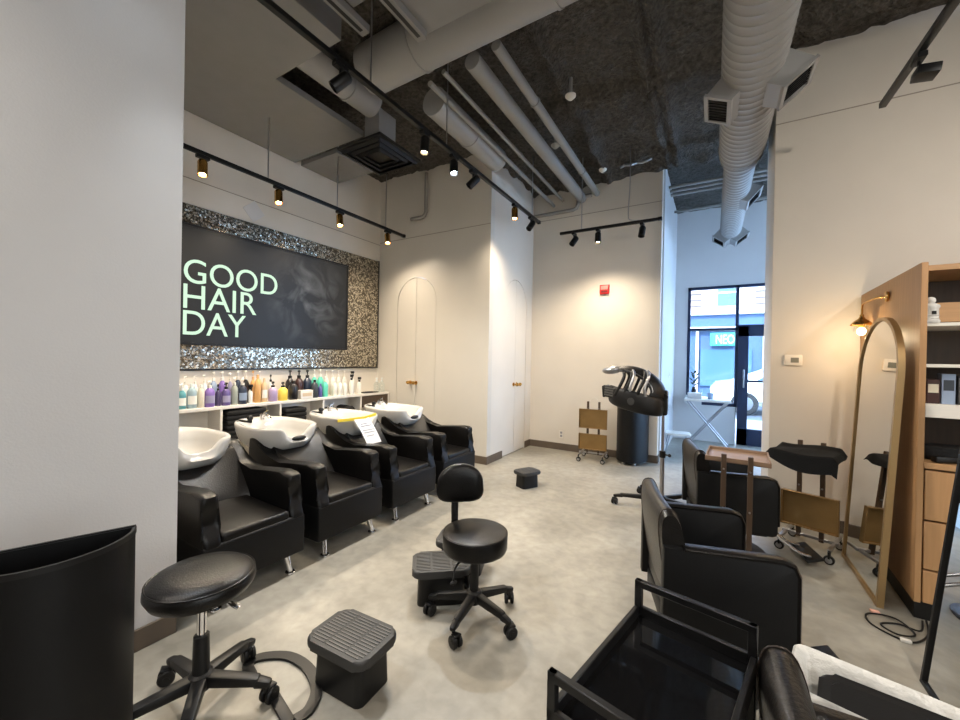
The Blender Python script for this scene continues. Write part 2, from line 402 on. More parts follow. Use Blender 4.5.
for x in (1.5, 2.7, 3.9): fr.box((x, YW+.02, .3), (x+.05, YW+.1, 3.7))
for y in (YT+.6, 6.2, YW-.15): fr.box((EX+.02, y, .3), (EX+.1, y+.05, 3.7))
fr.box((1.5, YW+.02, .3), (EX, YW+.1, .35)).box((1.5, YW+.02, 3.65), (EX, YW+.1, 3.7)).box((EX+.02, YT+.55, .3), (EX+.1, YW, .35)).box((EX+.02, YT+.55, 3.65), (EX+.1, YW, 3.7)).build('window_frame', 'frame_blue', w3, flat=True)
MB().box((1.5, YW+.05, .3), (EX, YW+.056, 3.7)).box((EX+.05, YT+.55, .3), (EX+.056, YW, 3.7)).build('pane', 'clearglass', w3, flat=True)
struct('wall_thermostat', MB().box((XT, YT, 0), (4.1, YT+.55, 4.1), .012, 2), 'wall')
struct('wall_rear', MB().box((XP, -3.62, 0), (4.1, -3.5, 4.1)), 'wall', flat=True)
RY0, RY1, RZ0, RZ1 = -2.6, 1.0, .9, 3.8
struct('wall_right', MB().box((4.0, -3.5, 0), (4.12, RY0, 4.1)).box((4.0, RY0, 0), (4.12, RY1, RZ0)).box((4.0, RY0, RZ1), (4.12, RY1, 4.1)).box((4.0, RY1, 0), (4.12, YT, 4.1)), 'wall', flat=True)
w2 = bpy.data.objects.new('added_window_2', None); COL.objects.link(w2); w2['kind'] = 'structure'  # unseen side window, added for cool fill light on the pillar
fr = MB()
for y in (RY0, (RY0+RY1)/2-.025, RY1-.05): fr.box((4.02, y, RZ0), (4.1, y+.05, RZ1))
fr.box((4.02, RY0, RZ0), (4.1, RY1, RZ0+.05)).box((4.02, RY0, RZ1-.05), (4.1, RY1, RZ1)).build('window_frame', 'frame_blue', w2, flat=True)
MB().box((4.05, RY0+.01, RZ0+.01), (4.056, RY1-.01, RZ1-.01)).build('pane', 'tintglass', w2, flat=True)
bh = .1
for i, (lo, hi) in enumerate((((XC, YF-.012, 0), (XFE, YF, bh)), ((XFE, YF-.012, 0), (XFE+.012, YF+.13, bh)), ((-3.28, YA-.012, 0), (XC, YA, bh)), ((XC, YA-.012, 0), (XC+.012, 4.735, bh)),
        ((XC, 5.485, 0), (XC+.012, YF-.012, bh)), ((XP, -2, 0), (XP+.012, YP, bh)), ((XT, YT-.012, 0), (4, YT, bh)))):
    n = ('fire', 'fire_end', 'alcove', 'closet', 'closet_corner', 'pillar', 'thermostat')[i]
    struct('baseboard_'+n, MB().box(lo, hi, .003, 1), 'base')
struct('trim_2', MB().box((XS, YP, 3.028), (XS+.003, YA, 3.036)), 'seam', flat=True)
struct('trim_3', MB().box((XS, YA-.003, 3.06), (XC, YA, 3.068)), 'seam', flat=True)
struct('trim_4', MB().box((XC, YF-.003, 3.48), (XFE, YF, 3.488)), 'seam', flat=True)
struct('trim_5', MB().box((XT, YT-.003, 3.41), (4, YT, 3.418)), 'seam', flat=True)
# door knobs
def knob(parent, p, d, lever=False):
    p = Vector(p); d = Vector(d)
    mb = MB().cyl(p, p+d*.008, .028, n=20).cyl(p, p+d*.05, .009).ell(p+d*.06, (.026, .026, .026), 16, 10)
    mb.build('door_knob', 'brass', parent)
for sg in (-1, 1): knob(d1, (-3.64+sg*.05-.03, YA, .985), (0, -1, 0)); knob(d2, (XC, 5.11+sg*.05, .985), (1, 0, 0))
# shopfront window and entry door
w1 = bpy.data.objects.new('window_1', None); COL.objects.link(w1); w1['kind'] = 'structure'
fy0, fy1 = YW-.01, YW+.07; t = .045
fr = MB().box((WX0, fy0, WZ0), (WX0+t, fy1, WZ1)).box((WX1-t*.6, fy0, WZ0), (WX1+.02, fy1, WZ1)).box((WX0, fy0, WZ0), (WX1, fy1, WZ0+.06)).box((WX0, fy0, WZ1-t), (DX1, fy1, WZ1)).box((WX0, fy0, 1.90), (WX1, fy1, 1.945)).box((DX1-.05, fy0, 1.9), (DX1, fy1, WZ1))
fr.build('window_frame', 'frame_blue', w1, flat=True)
MB().box((WX0+.02, YW+.03, WZ0+.03), (WX1, YW+.036, WZ1-.02)).build('pane', 'clearglass', w1, flat=True)
MB().box((WX1, YW+.03, 1.99), (DX1-.03, YW+.036, WZ1-.02)).build('pane', 'clearglass', w1, flat=True)
d3 = bpy.data.objects.new('door_3', None); COL.objects.link(d3); d3['kind'] = 'structure'
MB().box((DX0+.02, fy0-.02, 0), (DX0+.16, fy1, 1.96)).box((DX1-.12, fy0-.02, 0), (DX1, fy1, 1.96)).box((DX0+.02, fy0-.02, 1.80), (DX1, fy1, 1.99)).box((DX0+.02, fy0-.02, 0), (DX1, fy1, .27)).box((DX0+.14, fy0, 1.04), (DX1-.1, fy1-.02, 1.075)).build('door_frame', 'frame_blue', d3, flat=True)
MB().box((DX0+.14, YW+.02, .25), (DX1-.1, YW+.028, 1.82)).build('door_glass', 'clearglass', d3, flat=True)
MB().box((DX0+.09, fy0-.075, .95), (DX0+.11, fy0-.02, 1.25), .004, 1).build('door_handle', 'steel', d3)

# soffits, beams, ducts, pipes
struct('trim_6', MB().box((XS, YP, 3.66), (-3.2, 2.9, 3.72), .003, 1), 'soffit')
struct('trim_7', MB().box((XS, 2.98, 3.66), (-3.72, 3.53, 3.72), .003, 1), 'soffit')
struct('trim_8', MB().box((-3.04, -1, 3.5), (-2.22, 1.80, 4.02), .003, 1), 'soffit')
struct('trim_9', MB().box((-1.7, -1.5, 3.45), (-.8, 2.0, 4.02), .003, 1), 'soffit')
struct('trim_10', MB().box((-2.22, -1, 3.8), (-1.7, 1.9, 4.02), .003, 1), 'soffit')

# ------------------------------------------------------------------ services under the ceiling
# spiral duct with boots
t = thing('spiral_duct', 'grey spiral duct with square air boots running towards the shop window', 'duct', (.2, 0, 3.38))
def spiral(name, y0, y1, r0, r1, parent, pitch=.075):
    prof = [(r0, 0)]; L = y1-y0; n = max(2, int(L/pitch))
    for k in range(n):
        z = L*(k+.5)/n; r = r0+(r1-r0)*(k+.5)/n
        prof += [(r, z-.006), (r+.006, z), (r, z+.006)]
    prof.append((r1, L))
    return MB().lathe(prof, Matrix.Translation((0, y0, 0)) @ Euler((R(-90), 0, 0)).to_matrix().to_4x4(), 40).build(name, 'duct', parent, angle=60)
spiral('duct_section', .6, 4.45, .182, .182, t)
spiral('reducer', 4.45, 4.75, .186, .135, t, .3)
spiral('duct_section', 4.75, 7.35, .135, .135, t)
def boot(c, n, w, l, parent):                    # c: centre of the opening, n: the way it faces (across the duct)
    c = Vector(c); n = Vector(n).normalized(); u = n.cross(V(0, 1, 0)).normalized(); b = V(c.x*.35, c.y, c.z*.35)
    def ring(mb, o, a, e): return [mb.bm.verts.new(o+u*(sx*a/2)+V(0, sy*e/2, 0)) for sx, sy in ((-1, -1), (1, -1), (1, 1), (-1, 1))]
    mb = MB(); A = ring(mb, b, w*1.15, l*1.1); B = ring(mb, c, w, l)
    for k in range(4): mb._f([A[k], A[(k+1) % 4], B[(k+1) % 4], B[k]])
    mb._f(A)
    o = mb.build('air_boot', 'duct', parent, flat=True)
    m = Matrix.Translation(c) @ Matrix((u, V(0, 1, 0), n)).transposed().to_4x4(); f = .02
    g = MB()
    g.box((-w/2-.008, -l/2-.008, -.01), (w/2+.008, -l/2+f, .012)).box((-w/2-.008, l/2-f, -.01), (w/2+.008, l/2+.008, .012)).box((-w/2-.008, -l/2, -.01), (-w/2+f, l/2, .012)).box((w/2-f, -l/2, -.01), (w/2+.008, l/2, .012))
    g.xf(m).build('vent_frame', 'duct', o)
    h = MB().box((-w/2, -l/2, -.012), (w/2, l/2, -.004))
    for k in range(9): h.box((-w/2, -l/2+l*(k+.4)/9, -.006), (w/2, -l/2+l*(k+.5)/9, .004))
    h.xf(m).build('grille', 'black_metal', o)
boot((-.20, 3.36, -.17), (-.42, 0, -.9), .17, .32, t); boot((.25, 3.33, -.15), (.62, 0, -.78), .21, .27, t)
boot((.18, 5.6, -.08), (.75, 0, -.66), .2, .3, t); boot((-.15, 7.2, -.12), (-.6, 0, -.8), .2, .3, t); boot((.15, 7.2, -.12), (.6, 0, -.8), .2, .3, t)
hb = MB()
for y in (1.2, 2.6, 5.2, 6.6): hb.box((-.012, y, .1), (.012, y+.03, .62))
hb.build('hanger_strap', 'steel', t, flat=True)

def duct_thing(name, label, a, b, r, n=28, m='duct', cat='duct', seams=0):
    a = Vector(a); b = Vector(b); c = a.copy()
    mb = MB().cyl(a-c, b-c, r, n=n)
    d = (b-a).normalized()
    for k in range(seams):
        p = (a-c)+(b-a)*((k+.5)/seams); mb.cyl(p-d*.012, p+d*.012, r+.008, n=n)
    o = mb.build(name, m); o.location = c; return tag(o, label, cat)
duct_thing('supply_duct', 'broad grey round duct crossing the ceiling above the light tracks', (-2.6, 2.42, 3.83), (-.35, 2.36, 3.83), .19, seams=2)
duct_thing('branch_duct', 'grey round duct under the ceiling leading to the black square diffuser', (-2.92, .95, 3.83), (-2.92, 2.75, 3.83), .13, seams=3)
duct_thing('branch_duct', 'short grey duct stub behind the long track, capped near the closet corner', (-2.28, 2.9, 3.74), (-2.28, 4.15, 3.74), .13, seams=1)
duct_thing('drain_pipe', 'thickest grey pipe running to the wall with the red alarm', (-1.69, 2.63, 3.72), (-1.69, YF, 3.72), .07, m='pipe', cat='pipe', n=18)
duct_thing('water_pipe', 'medium grey pipe right of the thickest ceiling pipe', (-1.47, 2.62, 3.75), (-1.47, YF, 3.75), .042, m='pipe', cat='pipe', n=14, seams=2)
duct_thing('conduit_pipe', 'thin grey conduit left of the thickest pipe, upper one of a close pair', (-1.98, 2.64, 3.74), (-1.98, YF, 3.74), .02, m='pipe', cat='pipe', n=10, seams=1)
duct_thing('conduit_pipe', 'thin grey conduit left of the thickest pipe, lower one of a close pair', (-2.12, 2.64, 3.69), (-2.12, YF, 3.69), .024, m='pipe', cat='pipe', n=10)
o = MB().tube([(-.0, 0, 0), (.62, 0, 0), (.68, 0, .02), (.70, 0, .08), (.70, 0, .13), (.74, 0, .17), (.9, 0, .17)], .028, 10).build('elbow_pipe', 'pipe')
o.location = (XC+.01, YF-.04, 3.56); tag(o, 'grey pipe with an elbow lying along the top of the alarm wall', 'pipe')
o = MB().tube([(0, 0, .6), (0, 0, .06), (-.02, 0, .02), (-.06, 0, 0), (-.26, 0, 0)], .026, 10).build('elbow_pipe', 'pipe')
o.location = (-3.45, YA-.06, 3.3); tag(o, 'grey pipe stub with an elbow above the alcove arch door', 'pipe')
for i, (y, z) in enumerate(((6.15, 3.83), (6.3, 3.83), (6.45, 3.83), (7.1, 3.8))):
    o = MB().cyl((0, 0, 0), (1.7, 0, 0), .022, n=10).build('entry_conduit', 'pipe'); o.location = (XFE+.03, y, z)
    tag(o, ('nearest of three parallel grey conduits above the entry', 'middle of three parallel grey conduits above the entry', 'farthest of three parallel grey conduits above the entry', 'single grey conduit above the entry near the shop window')[i], 'conduit')
# square diffuser with its neck
t = thing('ceiling_diffuser', 'black square ceiling diffuser hanging above the shampoo chairs', 'diffuser', (-3.03, 2.97, 3.44))
MB().box((-.3, -.3, 0), (.3, .3, .03), .004, 1).build('back_pan', 'black_metal', t)
MB().box((-.1, -.12, .03), (.1, .12, .42)).build('neck', 'duct', t)
for s in (.27, .2, .13):
    g = MB()
    for k in range(4):
        g.box((-s, -s, -.03), (s, -s+.014, .002), rot=(R(35), 0, 0)); g.xf(Matrix.Rotation(PI/2, 4, 'Z'))
    g.build('louvre_ring', 'black_plastic', t)
# linear slot fixtures in the bulkhead recess
for i, (x, y1, z, lab) in enumerate(((-1.98, 1.80, 3.44, 'grey slotted rail in the ceiling recess beside the long light track'), (-1.655, 1.98, 3.40, 'grey slotted rail under the edge of the nearest ceiling bulkhead'))):
    t = thing('slot_rail', lab, 'rail', (x, y1, z))
    MB().box((-.035, -2.4, 0), (.035, 0, .05), .003, 1).build('rail_body', 'soffit', t)
    MB().box((-.012, -2.4, -.003), (.012, -.04, .002)).build('slot', 'black_metal', t)
    h = MB()
    for y in (-.3, -1.4): h.box((-.006, y, .05), (.006, y+.012, .08+.4*(i == 0)))
    h.build('hanger_rod', 'steel', t)
for i, (x, y) in enumerate(((-1.28, 5.2), (-1.62, 4.35), (-1.2, 3.6))):
    t = thing('sprinkler', ('white sprinkler head in the ceiling nearest the alarm wall', 'sprinkler head in the ceiling beside the thickest pipe', 'sprinkler head in the dark ceiling farther from the alarm wall')[i], 'sprinkler', (x, y, 3.84))
    MB().cyl((0, 0, .01), (0, 0, .2), .016, n=10).build('drop_pipe', 'pipe', t)
    MB().lathe([(0, -.03), (.02, -.03), (.05, 0), (.05, .012), (0, .012)], n=16).build('escutcheon', 'white', t)
o = MB().tube([(0, 0, 0), (.06, .02, .03), (.13, -.02, 0), (.2, .03, .03), (.28, 0, .01), (.36, .02, .04)], .018, 8, smooth_sub=6).build('flexible_conduit', 'steel')
o.location = (-1.06, 5.2, 3.82); tag(o, 'shiny metal flexible conduit under the ceiling above the alarm wall', 'conduit')

# ------------------------------------------------------------------ track lights
def track(name, label, a, b, rods):
    a = Vector(a); b = Vector(b); t = thing(name, label, 'light track', a)
    d = (b-a); ax = d.normalized(); n = V(-ax.y, ax.x, 0)
    MB().hexa((0, 0, 0), d, .036, .034, .036, .034, .003).build('rail', 'black_metal', t)
    MB().hexa(d-ax*.02, d+ax*.025, .042, .04, .042, .04, .003).build('end_cap', 'black_plastic', t)
    for k in rods:
        p = ax*k; MB().cyl(p+V(0, 0, .015), p+V(0, 0, ZC-a.z), .006, n=8).build('suspension_rod', 'steel', t)
    return t
track('light_track', 'black light track above the shampoo chairs', (-3.77, .9, 3.05), (-3.77, 4.17, 3.05), (1.32, 2.14, 2.92))
track('light_track', 'long black light track running to the closet corner', (-2.05, -1.5, 3.2), (-2.05, 4.93, 3.2), (1.6, 3.41, 4.3, 6.2))
tr3 = track('light_track', 'short black light track in front of the alarm wall', (-1.8, 5.08, 3.05), (-.57, 5.08, 3.05), (.29,))
MB().tube([(.88, 0, .95), (.885, 0, .5), (.87, 0, .12), (.9, 0, .04), (1.0, 0, .02)], .006, 8, smooth_sub=5).build('power_cord', 'steel', tr3)
track('light_track', 'black light track crossing above the oak cabinet', (.948, 3.63, 3.1), (1.02, -1.0, 3.1), (.9, 3.0))
def head(label, loc, aim, lit=None, gold=False, watt=0, size=110, col=(1, .84, .64), stem=.07, grp='track lamps'):
    t = thing('track_spotlight', label, 'track lamp', loc)
    a = (Vector(aim)-(Vector(loc)+V(0, 0, -stem-.04))).normalized()
    MB().box((-.022, -.05, -.03), (.022, .05, 0), .004, 1).build('adapter', 'black_metal', t)
    MB().cyl((0, 0, -stem), (0, 0, -.02), .009, n=10).build('stem', 'black_metal', t)
    q = a.to_track_quat('Z', 'Y').to_matrix().to_4x4(); m = Matrix.Translation((0, 0, -stem-.04)) @ q
    r = .038
    MB().lathe([(0, -.07), (r*.8, -.07), (r, -.055), (r, .06), (r-.006, .06), (r-.009, .035), (0, .03)], m, 24).build('lamp_body', 'brass' if gold else 'black_metal', t)
    if lit:
        MB().lathe([(0, .031), (.026, .031), (.02, .05), (0, .054)], m, 16).build('bulb', 'bulb_cool' if lit == 'cool' else 'bulb_warm', t)
        ld = bpy.data.lights.new('spot', 'SPOT'); lo = bpy.data.objects.new('lamp_light', ld); COL.objects.link(lo); lo.parent = t
        ld.energy = watt; ld.color = (.86, .93, 1) if lit == 'cool' else col; ld.spot_size = R(size); ld.spot_blend = 1.0; ld.shadow_soft_size = .03
        lo.matrix_local = Matrix.Translation(V(0, 0, -stem-.04)+a*.075) @ a.to_track_quat('-Z', 'Y').to_matrix().to_4x4()
    return t
WS = 135
for i, y in enumerate((1.65, 2.33, 3.08, 3.86)):
    head('lit gold track lamp above the shampoo chairs, '+('nearest the grey pillar', 'second from the grey pillar', 'second from the alcove wall', 'nearest the alcove wall')[i], (-3.77, y, 3.033), (-3.3, y-.2, 0), 'warm', True, WS*(.4 if i == 3 else .75), 155)
head('lit warm lamp on the long track, in front of the crossing duct', (-2.05, 2.5, 3.183), (-2.1, 2.3, 0), 'warm', False, WS, 150)
head('lit cool white lamp on the long track, second of the bright pair', (-2.05, 2.92, 3.183), (-1.6, 2.4, 0), 'cool', False, WS, 150)
head('lit gold lamp on the long track beside the closet doors', (-2.05, 4.19, 3.183), (-1.9, 4.1, 0), 'warm', True, WS*.7, 155)
head('bright lamp on the long track close to the grey pillar', (-2.05, .6, 3.183), (-.7, 1.6, 0), 'cool', False, WS*.8, 88)
head('unlit black lamp on the long track under the grey bulkhead', (-2.05, 1.66, 3.183), (-3.2, .6, 1.6))
head('unlit black lamp on the long track between the bright pair and the closet', (-2.05, 3.25, 3.183), (-2.9, 2.6, 1.9))
head('unlit black lamp at the far end of the long track', (-2.05, 4.67, 3.183), (-2.25, 4.2, 2.4))
head('unlit black lamp at the left end of the short track', (-1.607, 5.08, 3.033), (-1.9, 4.6, 2.2))
head('lit lamp in the middle of the short track by the red alarm', (-1.293, 5.08, 3.033), (-1.25, 4.9, 0), 'warm', False, WS*.8, 150)
head('unlit black lamp at the right end of the short track', (-.766, 5.08, 3.033), (-.85, 4.8, 2))
t = thing('flood_spotlight', 'unlit black box lamp on the track above the oak cabinet', 'track lamp', (.96, 3.12, 3.083))
MB().box((-.02, -.05, -.03), (.02, .05, 0), .003, 1).build('adapter', 'black_metal', t)
MB().cyl((0, 0, -.08), (0, 0, -.02), .008, n=10).build('stem', 'black_metal', t)
MB().box((-.02, -.05, -.125), (.075, .05, -.075), .005, 2, rot=(0, R(8), 0)).build('lamp_body', 'black_metal', t)
# fill lamps and one track added out of view, beside and behind the viewpoint
track('light_track', 'added black light track, unseen to the right of the viewpoint', (2.0, 3.3, 3.1), (2.0, -1.0, 3.1), (.9, 3.0))
for x, y, aim, k, lab in ((-2.05, -.7, (-1.8, -.3, 0), .95, 'added fill lamp on the long track, unseen behind the viewpoint'), (1.01, -.4, (.9, 0, 0), .95, 'added fill lamp on the cabinet track, unseen behind the viewpoint'), (1.0, 1.3, (.7, 2.2, 0), .6, 'added fill lamp on the cabinet track, unseen beside the viewpoint'), (2.0, 2.2, (1.0, 4.2, 1.5), .5, 'added fill lamp on the added track, unseen, aimed at the thermostat wall')):
    zz = 3.183 if x < 0 else 3.083
    head(lab, (x, y, zz), aim, 'warm', False, WS*k, 155, (1, .9, .79))

# ------------------------------------------------------------------ shampoo wall: mosaic, display, shelf
struct('trim_11', MB().box((XS, .95, 1.19), (XS+.018, 4.28, 2.78), .002, 1), 'mosaic')
struct('trim_12', MB().box((XS, .95, 1.175), (XS+.024, 4.285, 1.192)).box((XS, 4.28, 1.175), (XS+.024, 4.292, 2.785)), 'black_metal')
t = thing('wall_display', 'large black wall display with pale green lettering', 'screen', (-4.31, 2.64, 2.005))
MB().box((-.045, -1.02, -.575), (.012, 1.02, .57), .006, 2).build('display_case', 'black_plastic', t)
MB().box((.012, -1.0, -.556), (.0165, 1.0, .551)).build('screen', 'screen', t, flat=True)
fr = MB()
for lo, hi in (((.01, -1.025, -.58), (.022, 1.025, -.558)), ((.01, -1.025, .553), (.022, 1.025, .575)), ((.01, -1.025, -.58), (.022, -1.003, .575)), ((.01, 1.003, -.58), (.022, 1.025, .575))): fr.box(lo, hi, .002, 1)
fr.build('bezel', 'black_metal', t)
for s, y1, z0 in (('GOOD', 2.655, 2.012), ('HAIR', 2.42, 1.769), ('DAY', 2.31, 1.518)):
    letters_on('lettering', s, 'letters', t, (1.735-2.64, y1-2.64, z0+.004-2.005, z0+.234-2.005), Matrix.Translation((.02, 0, 0)) @ WALLX)
# shelf unit
t = thing('bottle_shelf', 'white low shelf unit behind the basins', 'shelf', (XS, 0, 0)); XSF = .26
MB().box((0, .95, .80), (XSF, 4.3, .832), .002, 1).build('top', 'white', t)
MB().box((0, .95, .46), (XSF-.01, 4.3, .485), .002, 1).build('bottom_shelf', 'white', t)
MB().box((0, .95, .1), (.012, 4.3, .8)).build('back_panel', 'white', t)
for y in (1.2, 2.0, 2.61, 3.17, 3.77, 4.285): MB().box((0, y-.011, .1), (XSF-.004, y+.011, .8), .001, 1).build('divider', 'white', t)
dr = MB().box((XSF-.03, 3.785, .645), (XSF+.002, 4.272, .795), .002, 1).build('drawer', 'darkwood', t)
MB().box((.012, 3.785, .645), (XSF-.03, 4.272, .66)).build('drawer_tray', 'white', dr)

# bottles: body profile by kind, all things of their own
def bottle(label, y, x, w, ztop, m, kind='pump', pm=None, z0=.832, grp='bottles on the shelf behind the basins', lab=None):
    r = w/2; h = ztop-z0; t = thing('pump_bottle' if kind == 'pump' else 'spray_bottle' if kind == 'spray' else 'shampoo_bottle', label, 'bottle', (x, y, z0), 0, grp)
    hb = h*(.72 if kind != 'plain' else .86)
    prof = [(0, 0), (r*.92, 0), (r, .006), (r, hb*.74), (r*.93, hb*.82), (r*.62, hb*.93), (r*.34, hb), (r*.34, hb+.006), (0, hb+.006)]
    MB().lathe(prof, n=20).build('bottle_body', m, t)
    if lab: MB().lathe([(r*1.012, hb*.2), (r*1.012, hb*.6)], Matrix.Rotation(R(-70), 4, 'Z'), 12, R(150)).build('label_band', lab, t)
    pm = pm or 'white'
    if kind == 'plain': MB().cyl((0, 0, hb), (0, 0, h), r*.4, n=14, bev=.003).build('cap', pm, t)
    elif kind == 'pump':
        c = MB().cyl((0, 0, hb), (0, 0, hb+h*.09), r*.42, n=14, bev=.002).cyl((0, 0, hb+h*.09), (0, 0, h-.012), r*.13, n=8)
        c.build('pump_neck', pm, t)
        MB().cyl((0, 0, h-.02), (0, 0, h), r*.34, r*.3, n=12, bev=.002).hexa((0, 0, h-.008), (r*.75, -r*.75, h-.018), .012, .012, .008, .008).build('pump_head', pm, t)
    else:
        MB().cyl((0, 0, hb), (0, 0, hb+h*.1), r*.45, n=12).build('collar', pm, t)
        MB().hexa((-.02, .0, h-.02), (.035, 0, h-.012), .022, .036, .018, .026, .004).hexa((.022, 0, h-.025), (.012, 0, h-.07), .008, .01, .008, .008).build('trigger_head', pm, t)
    return t
def bm_(n, c, rough=.3): M[n] = mat(n, c, rough, coat=.2); return n
for n, c in dict(b_teal=(86, 150, 158), b_clear=(150, 172, 180), b_cream=(214, 206, 186), b_purple=(128, 100, 172), b_dkpurple=(70, 60, 92), b_plum=(88, 72, 128), b_sage=(158, 164, 154), b_navy=(36, 46, 66), b_black=(24, 22, 25), b_orange=(214, 164, 104), b_beige=(206, 182, 146), b_lav=(168, 150, 186), b_yellow=(242, 214, 92), b_brown=(58, 34, 32), b_dkgrey=(56, 62, 70), b_blue=(90, 88, 150), b_mint=(96, 206, 180), b_white=(232, 230, 222), b_slate=(140, 156, 180), b_lilac=(152, 148, 176)).items(): bm_(n, c)
XA, XB = -4.165, -4.285
front = [
 ('teal bottle at the pillar end of the front row', 1.684, .067, 1.07, 'b_teal', 'pump', 'clearplastic', 'b_white'),
 ('pale blue clear bottle next to the teal bottle', 1.765, .08, 1.06, 'b_clear', 'plain', 'clearplastic', 'b_white'),
 ('cream bottle left of the square purple bottle', 1.84, .058, 1.05, 'b_cream', 'plain', 'b_white', None),
 ('bright purple front bottle with a white pump', 1.915, .087, 1.085, 'b_purple', 'pump', 'white', 'b_lilac'),
 ('slim dark purple bottle with a black pump', 1.99, .05, 1.045, 'b_dkpurple', 'pump', 'black_plastic', None),
 ('plum front bottle with a white label and black pump', 2.064, .08, 1.06, 'b_plum', 'pump', 'black_plastic', 'b_lilac'),
 ('sage grey front bottle between plum and navy', 2.142, .064, 1.11, 'b_sage', 'pump', 'white', None),
 ('navy front bottle with a pale label', 2.222, .084, 1.10, 'b_navy', 'pump', 'white', 'b_slate'),
 ('small white spray bottle with a black head', 2.302, .045, 1.03, 'b_white', 'spray', 'black_plastic', None),
 ('tall orange front bottle', 2.378, .066, 1.13, 'b_orange', 'plain', 'b_orange', None),
 ('beige front bottle beside the orange ones', 2.45, .06, 1.09, 'b_beige', 'plain', 'b_beige', 'b_white'),
 ('lavender square bottle with a black pump', 2.547, .092, 1.05, 'b_lav', 'pump', 'black_plastic', None),
 ('yellow bottle with a black pump', 2.664, .098, 1.04, 'b_yellow', 'pump', 'black_plastic', None),
 ('black front bottle right of the yellow bottle', 2.79, .10, 1.05, 'b_black', 'plain', 'black_plastic', None),
 ('dark grey front bottle next to the white box', 3.075, .08, 1.05, 'b_dkgrey', 'plain', 'black_plastic', None),
 ('small blue violet bottle in front of the mint bottles', 3.155, .05, 1.0, 'b_blue', 'plain', 'b_blue', None),
 ('mint green front bottle', 3.225, .07, 1.09, 'b_mint', 'pump', 'b_white', None)]
for lab, y, w, zt, m, k, pm, lb in front: bottle(lab, y, XA, w, zt, m, k, pm, lab=lb)
back = [
 ('clear back row bottle with a white pump, nearest the pillar', 1.76, .056, 1.13, 'clearplastic', 'pump', 'white'),
 ('clear back row bottle with a white pump, second from the pillar', 1.842, .05, 1.13, 'clearplastic', 'pump', 'white'),
 ('clear back row bottle with a white pump behind the bright purple bottle', 1.922, .05, 1.14, 'clearplastic', 'pump', 'white'),
 ('slate blue back row bottle with a white pump', 2.003, .07, 1.165, 'b_slate', 'pump', 'white'),
 ('tall purple back row bottle with a white pump', 2.085, .072, 1.165, 'b_purple', 'pump', 'white'),
 ('lilac grey back row bottle', 2.16, .05, 1.15, 'b_lilac', 'pump', 'white'),
 ('navy back row bottle with a white pump', 2.237, .07, 1.17, 'b_navy', 'pump', 'white'),
 ('black back row bottle with a white pump', 2.318, .07, 1.17, 'b_black', 'pump', 'white'),
 ('orange back row bottle', 2.395, .058, 1.165, 'b_orange', 'pump', 'b_orange'),
 ('cream back row bottle with a white pump', 2.466, .052, 1.165, 'b_beige', 'pump', 'white'),
 ('white back row bottle with a black pump', 2.593, .058, 1.12, 'b_white', 'pump', 'black_plastic'),
 ('black back row bottle with a black pump behind the yellow bottle', 2.828, .1, 1.165, 'b_black', 'pump', 'black_plastic'),
 ('dark brown back row bottle with a black pump', 2.945, .1, 1.165, 'b_brown', 'pump', 'black_plastic'),
 ('black back row bottle with a black pump behind the white box', 3.058, .1, 1.165, 'b_navy', 'pump', 'black_plastic'),
 ('mint green back row bottle, left of the two', 3.155, .074, 1.17, 'b_mint', 'pump', 'b_white'),
 ('mint green back row bottle, right of the two', 3.245, .078, 1.175, 'b_mint', 'pump', 'b_white')]
for lab, y, w, zt, m, k, pm in back: bottle(lab, y, XB, w, zt, m, k, pm)
WH = 'white bottles at the right of the shelf'
for i, (y, x, zt) in enumerate(((3.335, XB, 1.16), (3.43, XB, 1.16), (3.525, XB, 1.155), (3.62, XB, 1.15), (3.37, XA, 1.07), (3.45, XA, 1.065), (3.53, XA, 1.06))):
    bottle('white pump bottle right of the mint bottles, '+('first of the tall back row', 'second of the tall back row', 'third of the tall back row', 'fourth of the tall back row', 'first of the short front row', 'second of the short front row', 'third of the short front row')[i], y, x, .062, zt, 'b_white', 'pump', 'white', grp=WH)
for i, (y, x, zt) in enumerate(((3.64, XA, 1.10), (3.71, XB+.05, 1.14), (3.79, XA-.02, 1.06))):
    bottle(('short', 'tallest', 'small rightmost')[i]+' white bottle with a black trigger among the white ones', y, x, .06, zt, 'b_white', 'spray', 'black_plastic', grp=WH)
for i, (y, x) in enumerate(((4.10, XA), (4.2, XA))):
    t = bottle('clear glass bottle near the alcove wall, '+('left', 'right')[i]+' of the two', y, x, .085, 1.04, 'clearglass', 'pump', 'clearplastic', grp='clear bottles')
t = thing('white_box', 'small white carton on the shelf between dark bottles', 'box', (XA+.01, 2.935, .832))
MB().box((-.045, -.08, 0), (.045, .08, .1), .003, 1).build('carton', 'white', t); MB().box((.0445, -.06, .03), (.0465, .06, .07)).build('carton_print', 'b_beige', t)
o = MB().box((-.07, -.13, 0), (.07, .13, .012), .004, 2).build('shelf_tray', 'black_plastic'); o.location = (-4.19, 3.97, .832); tag(o, 'flat black tray on the shelf near the clear bottles', 'tray')
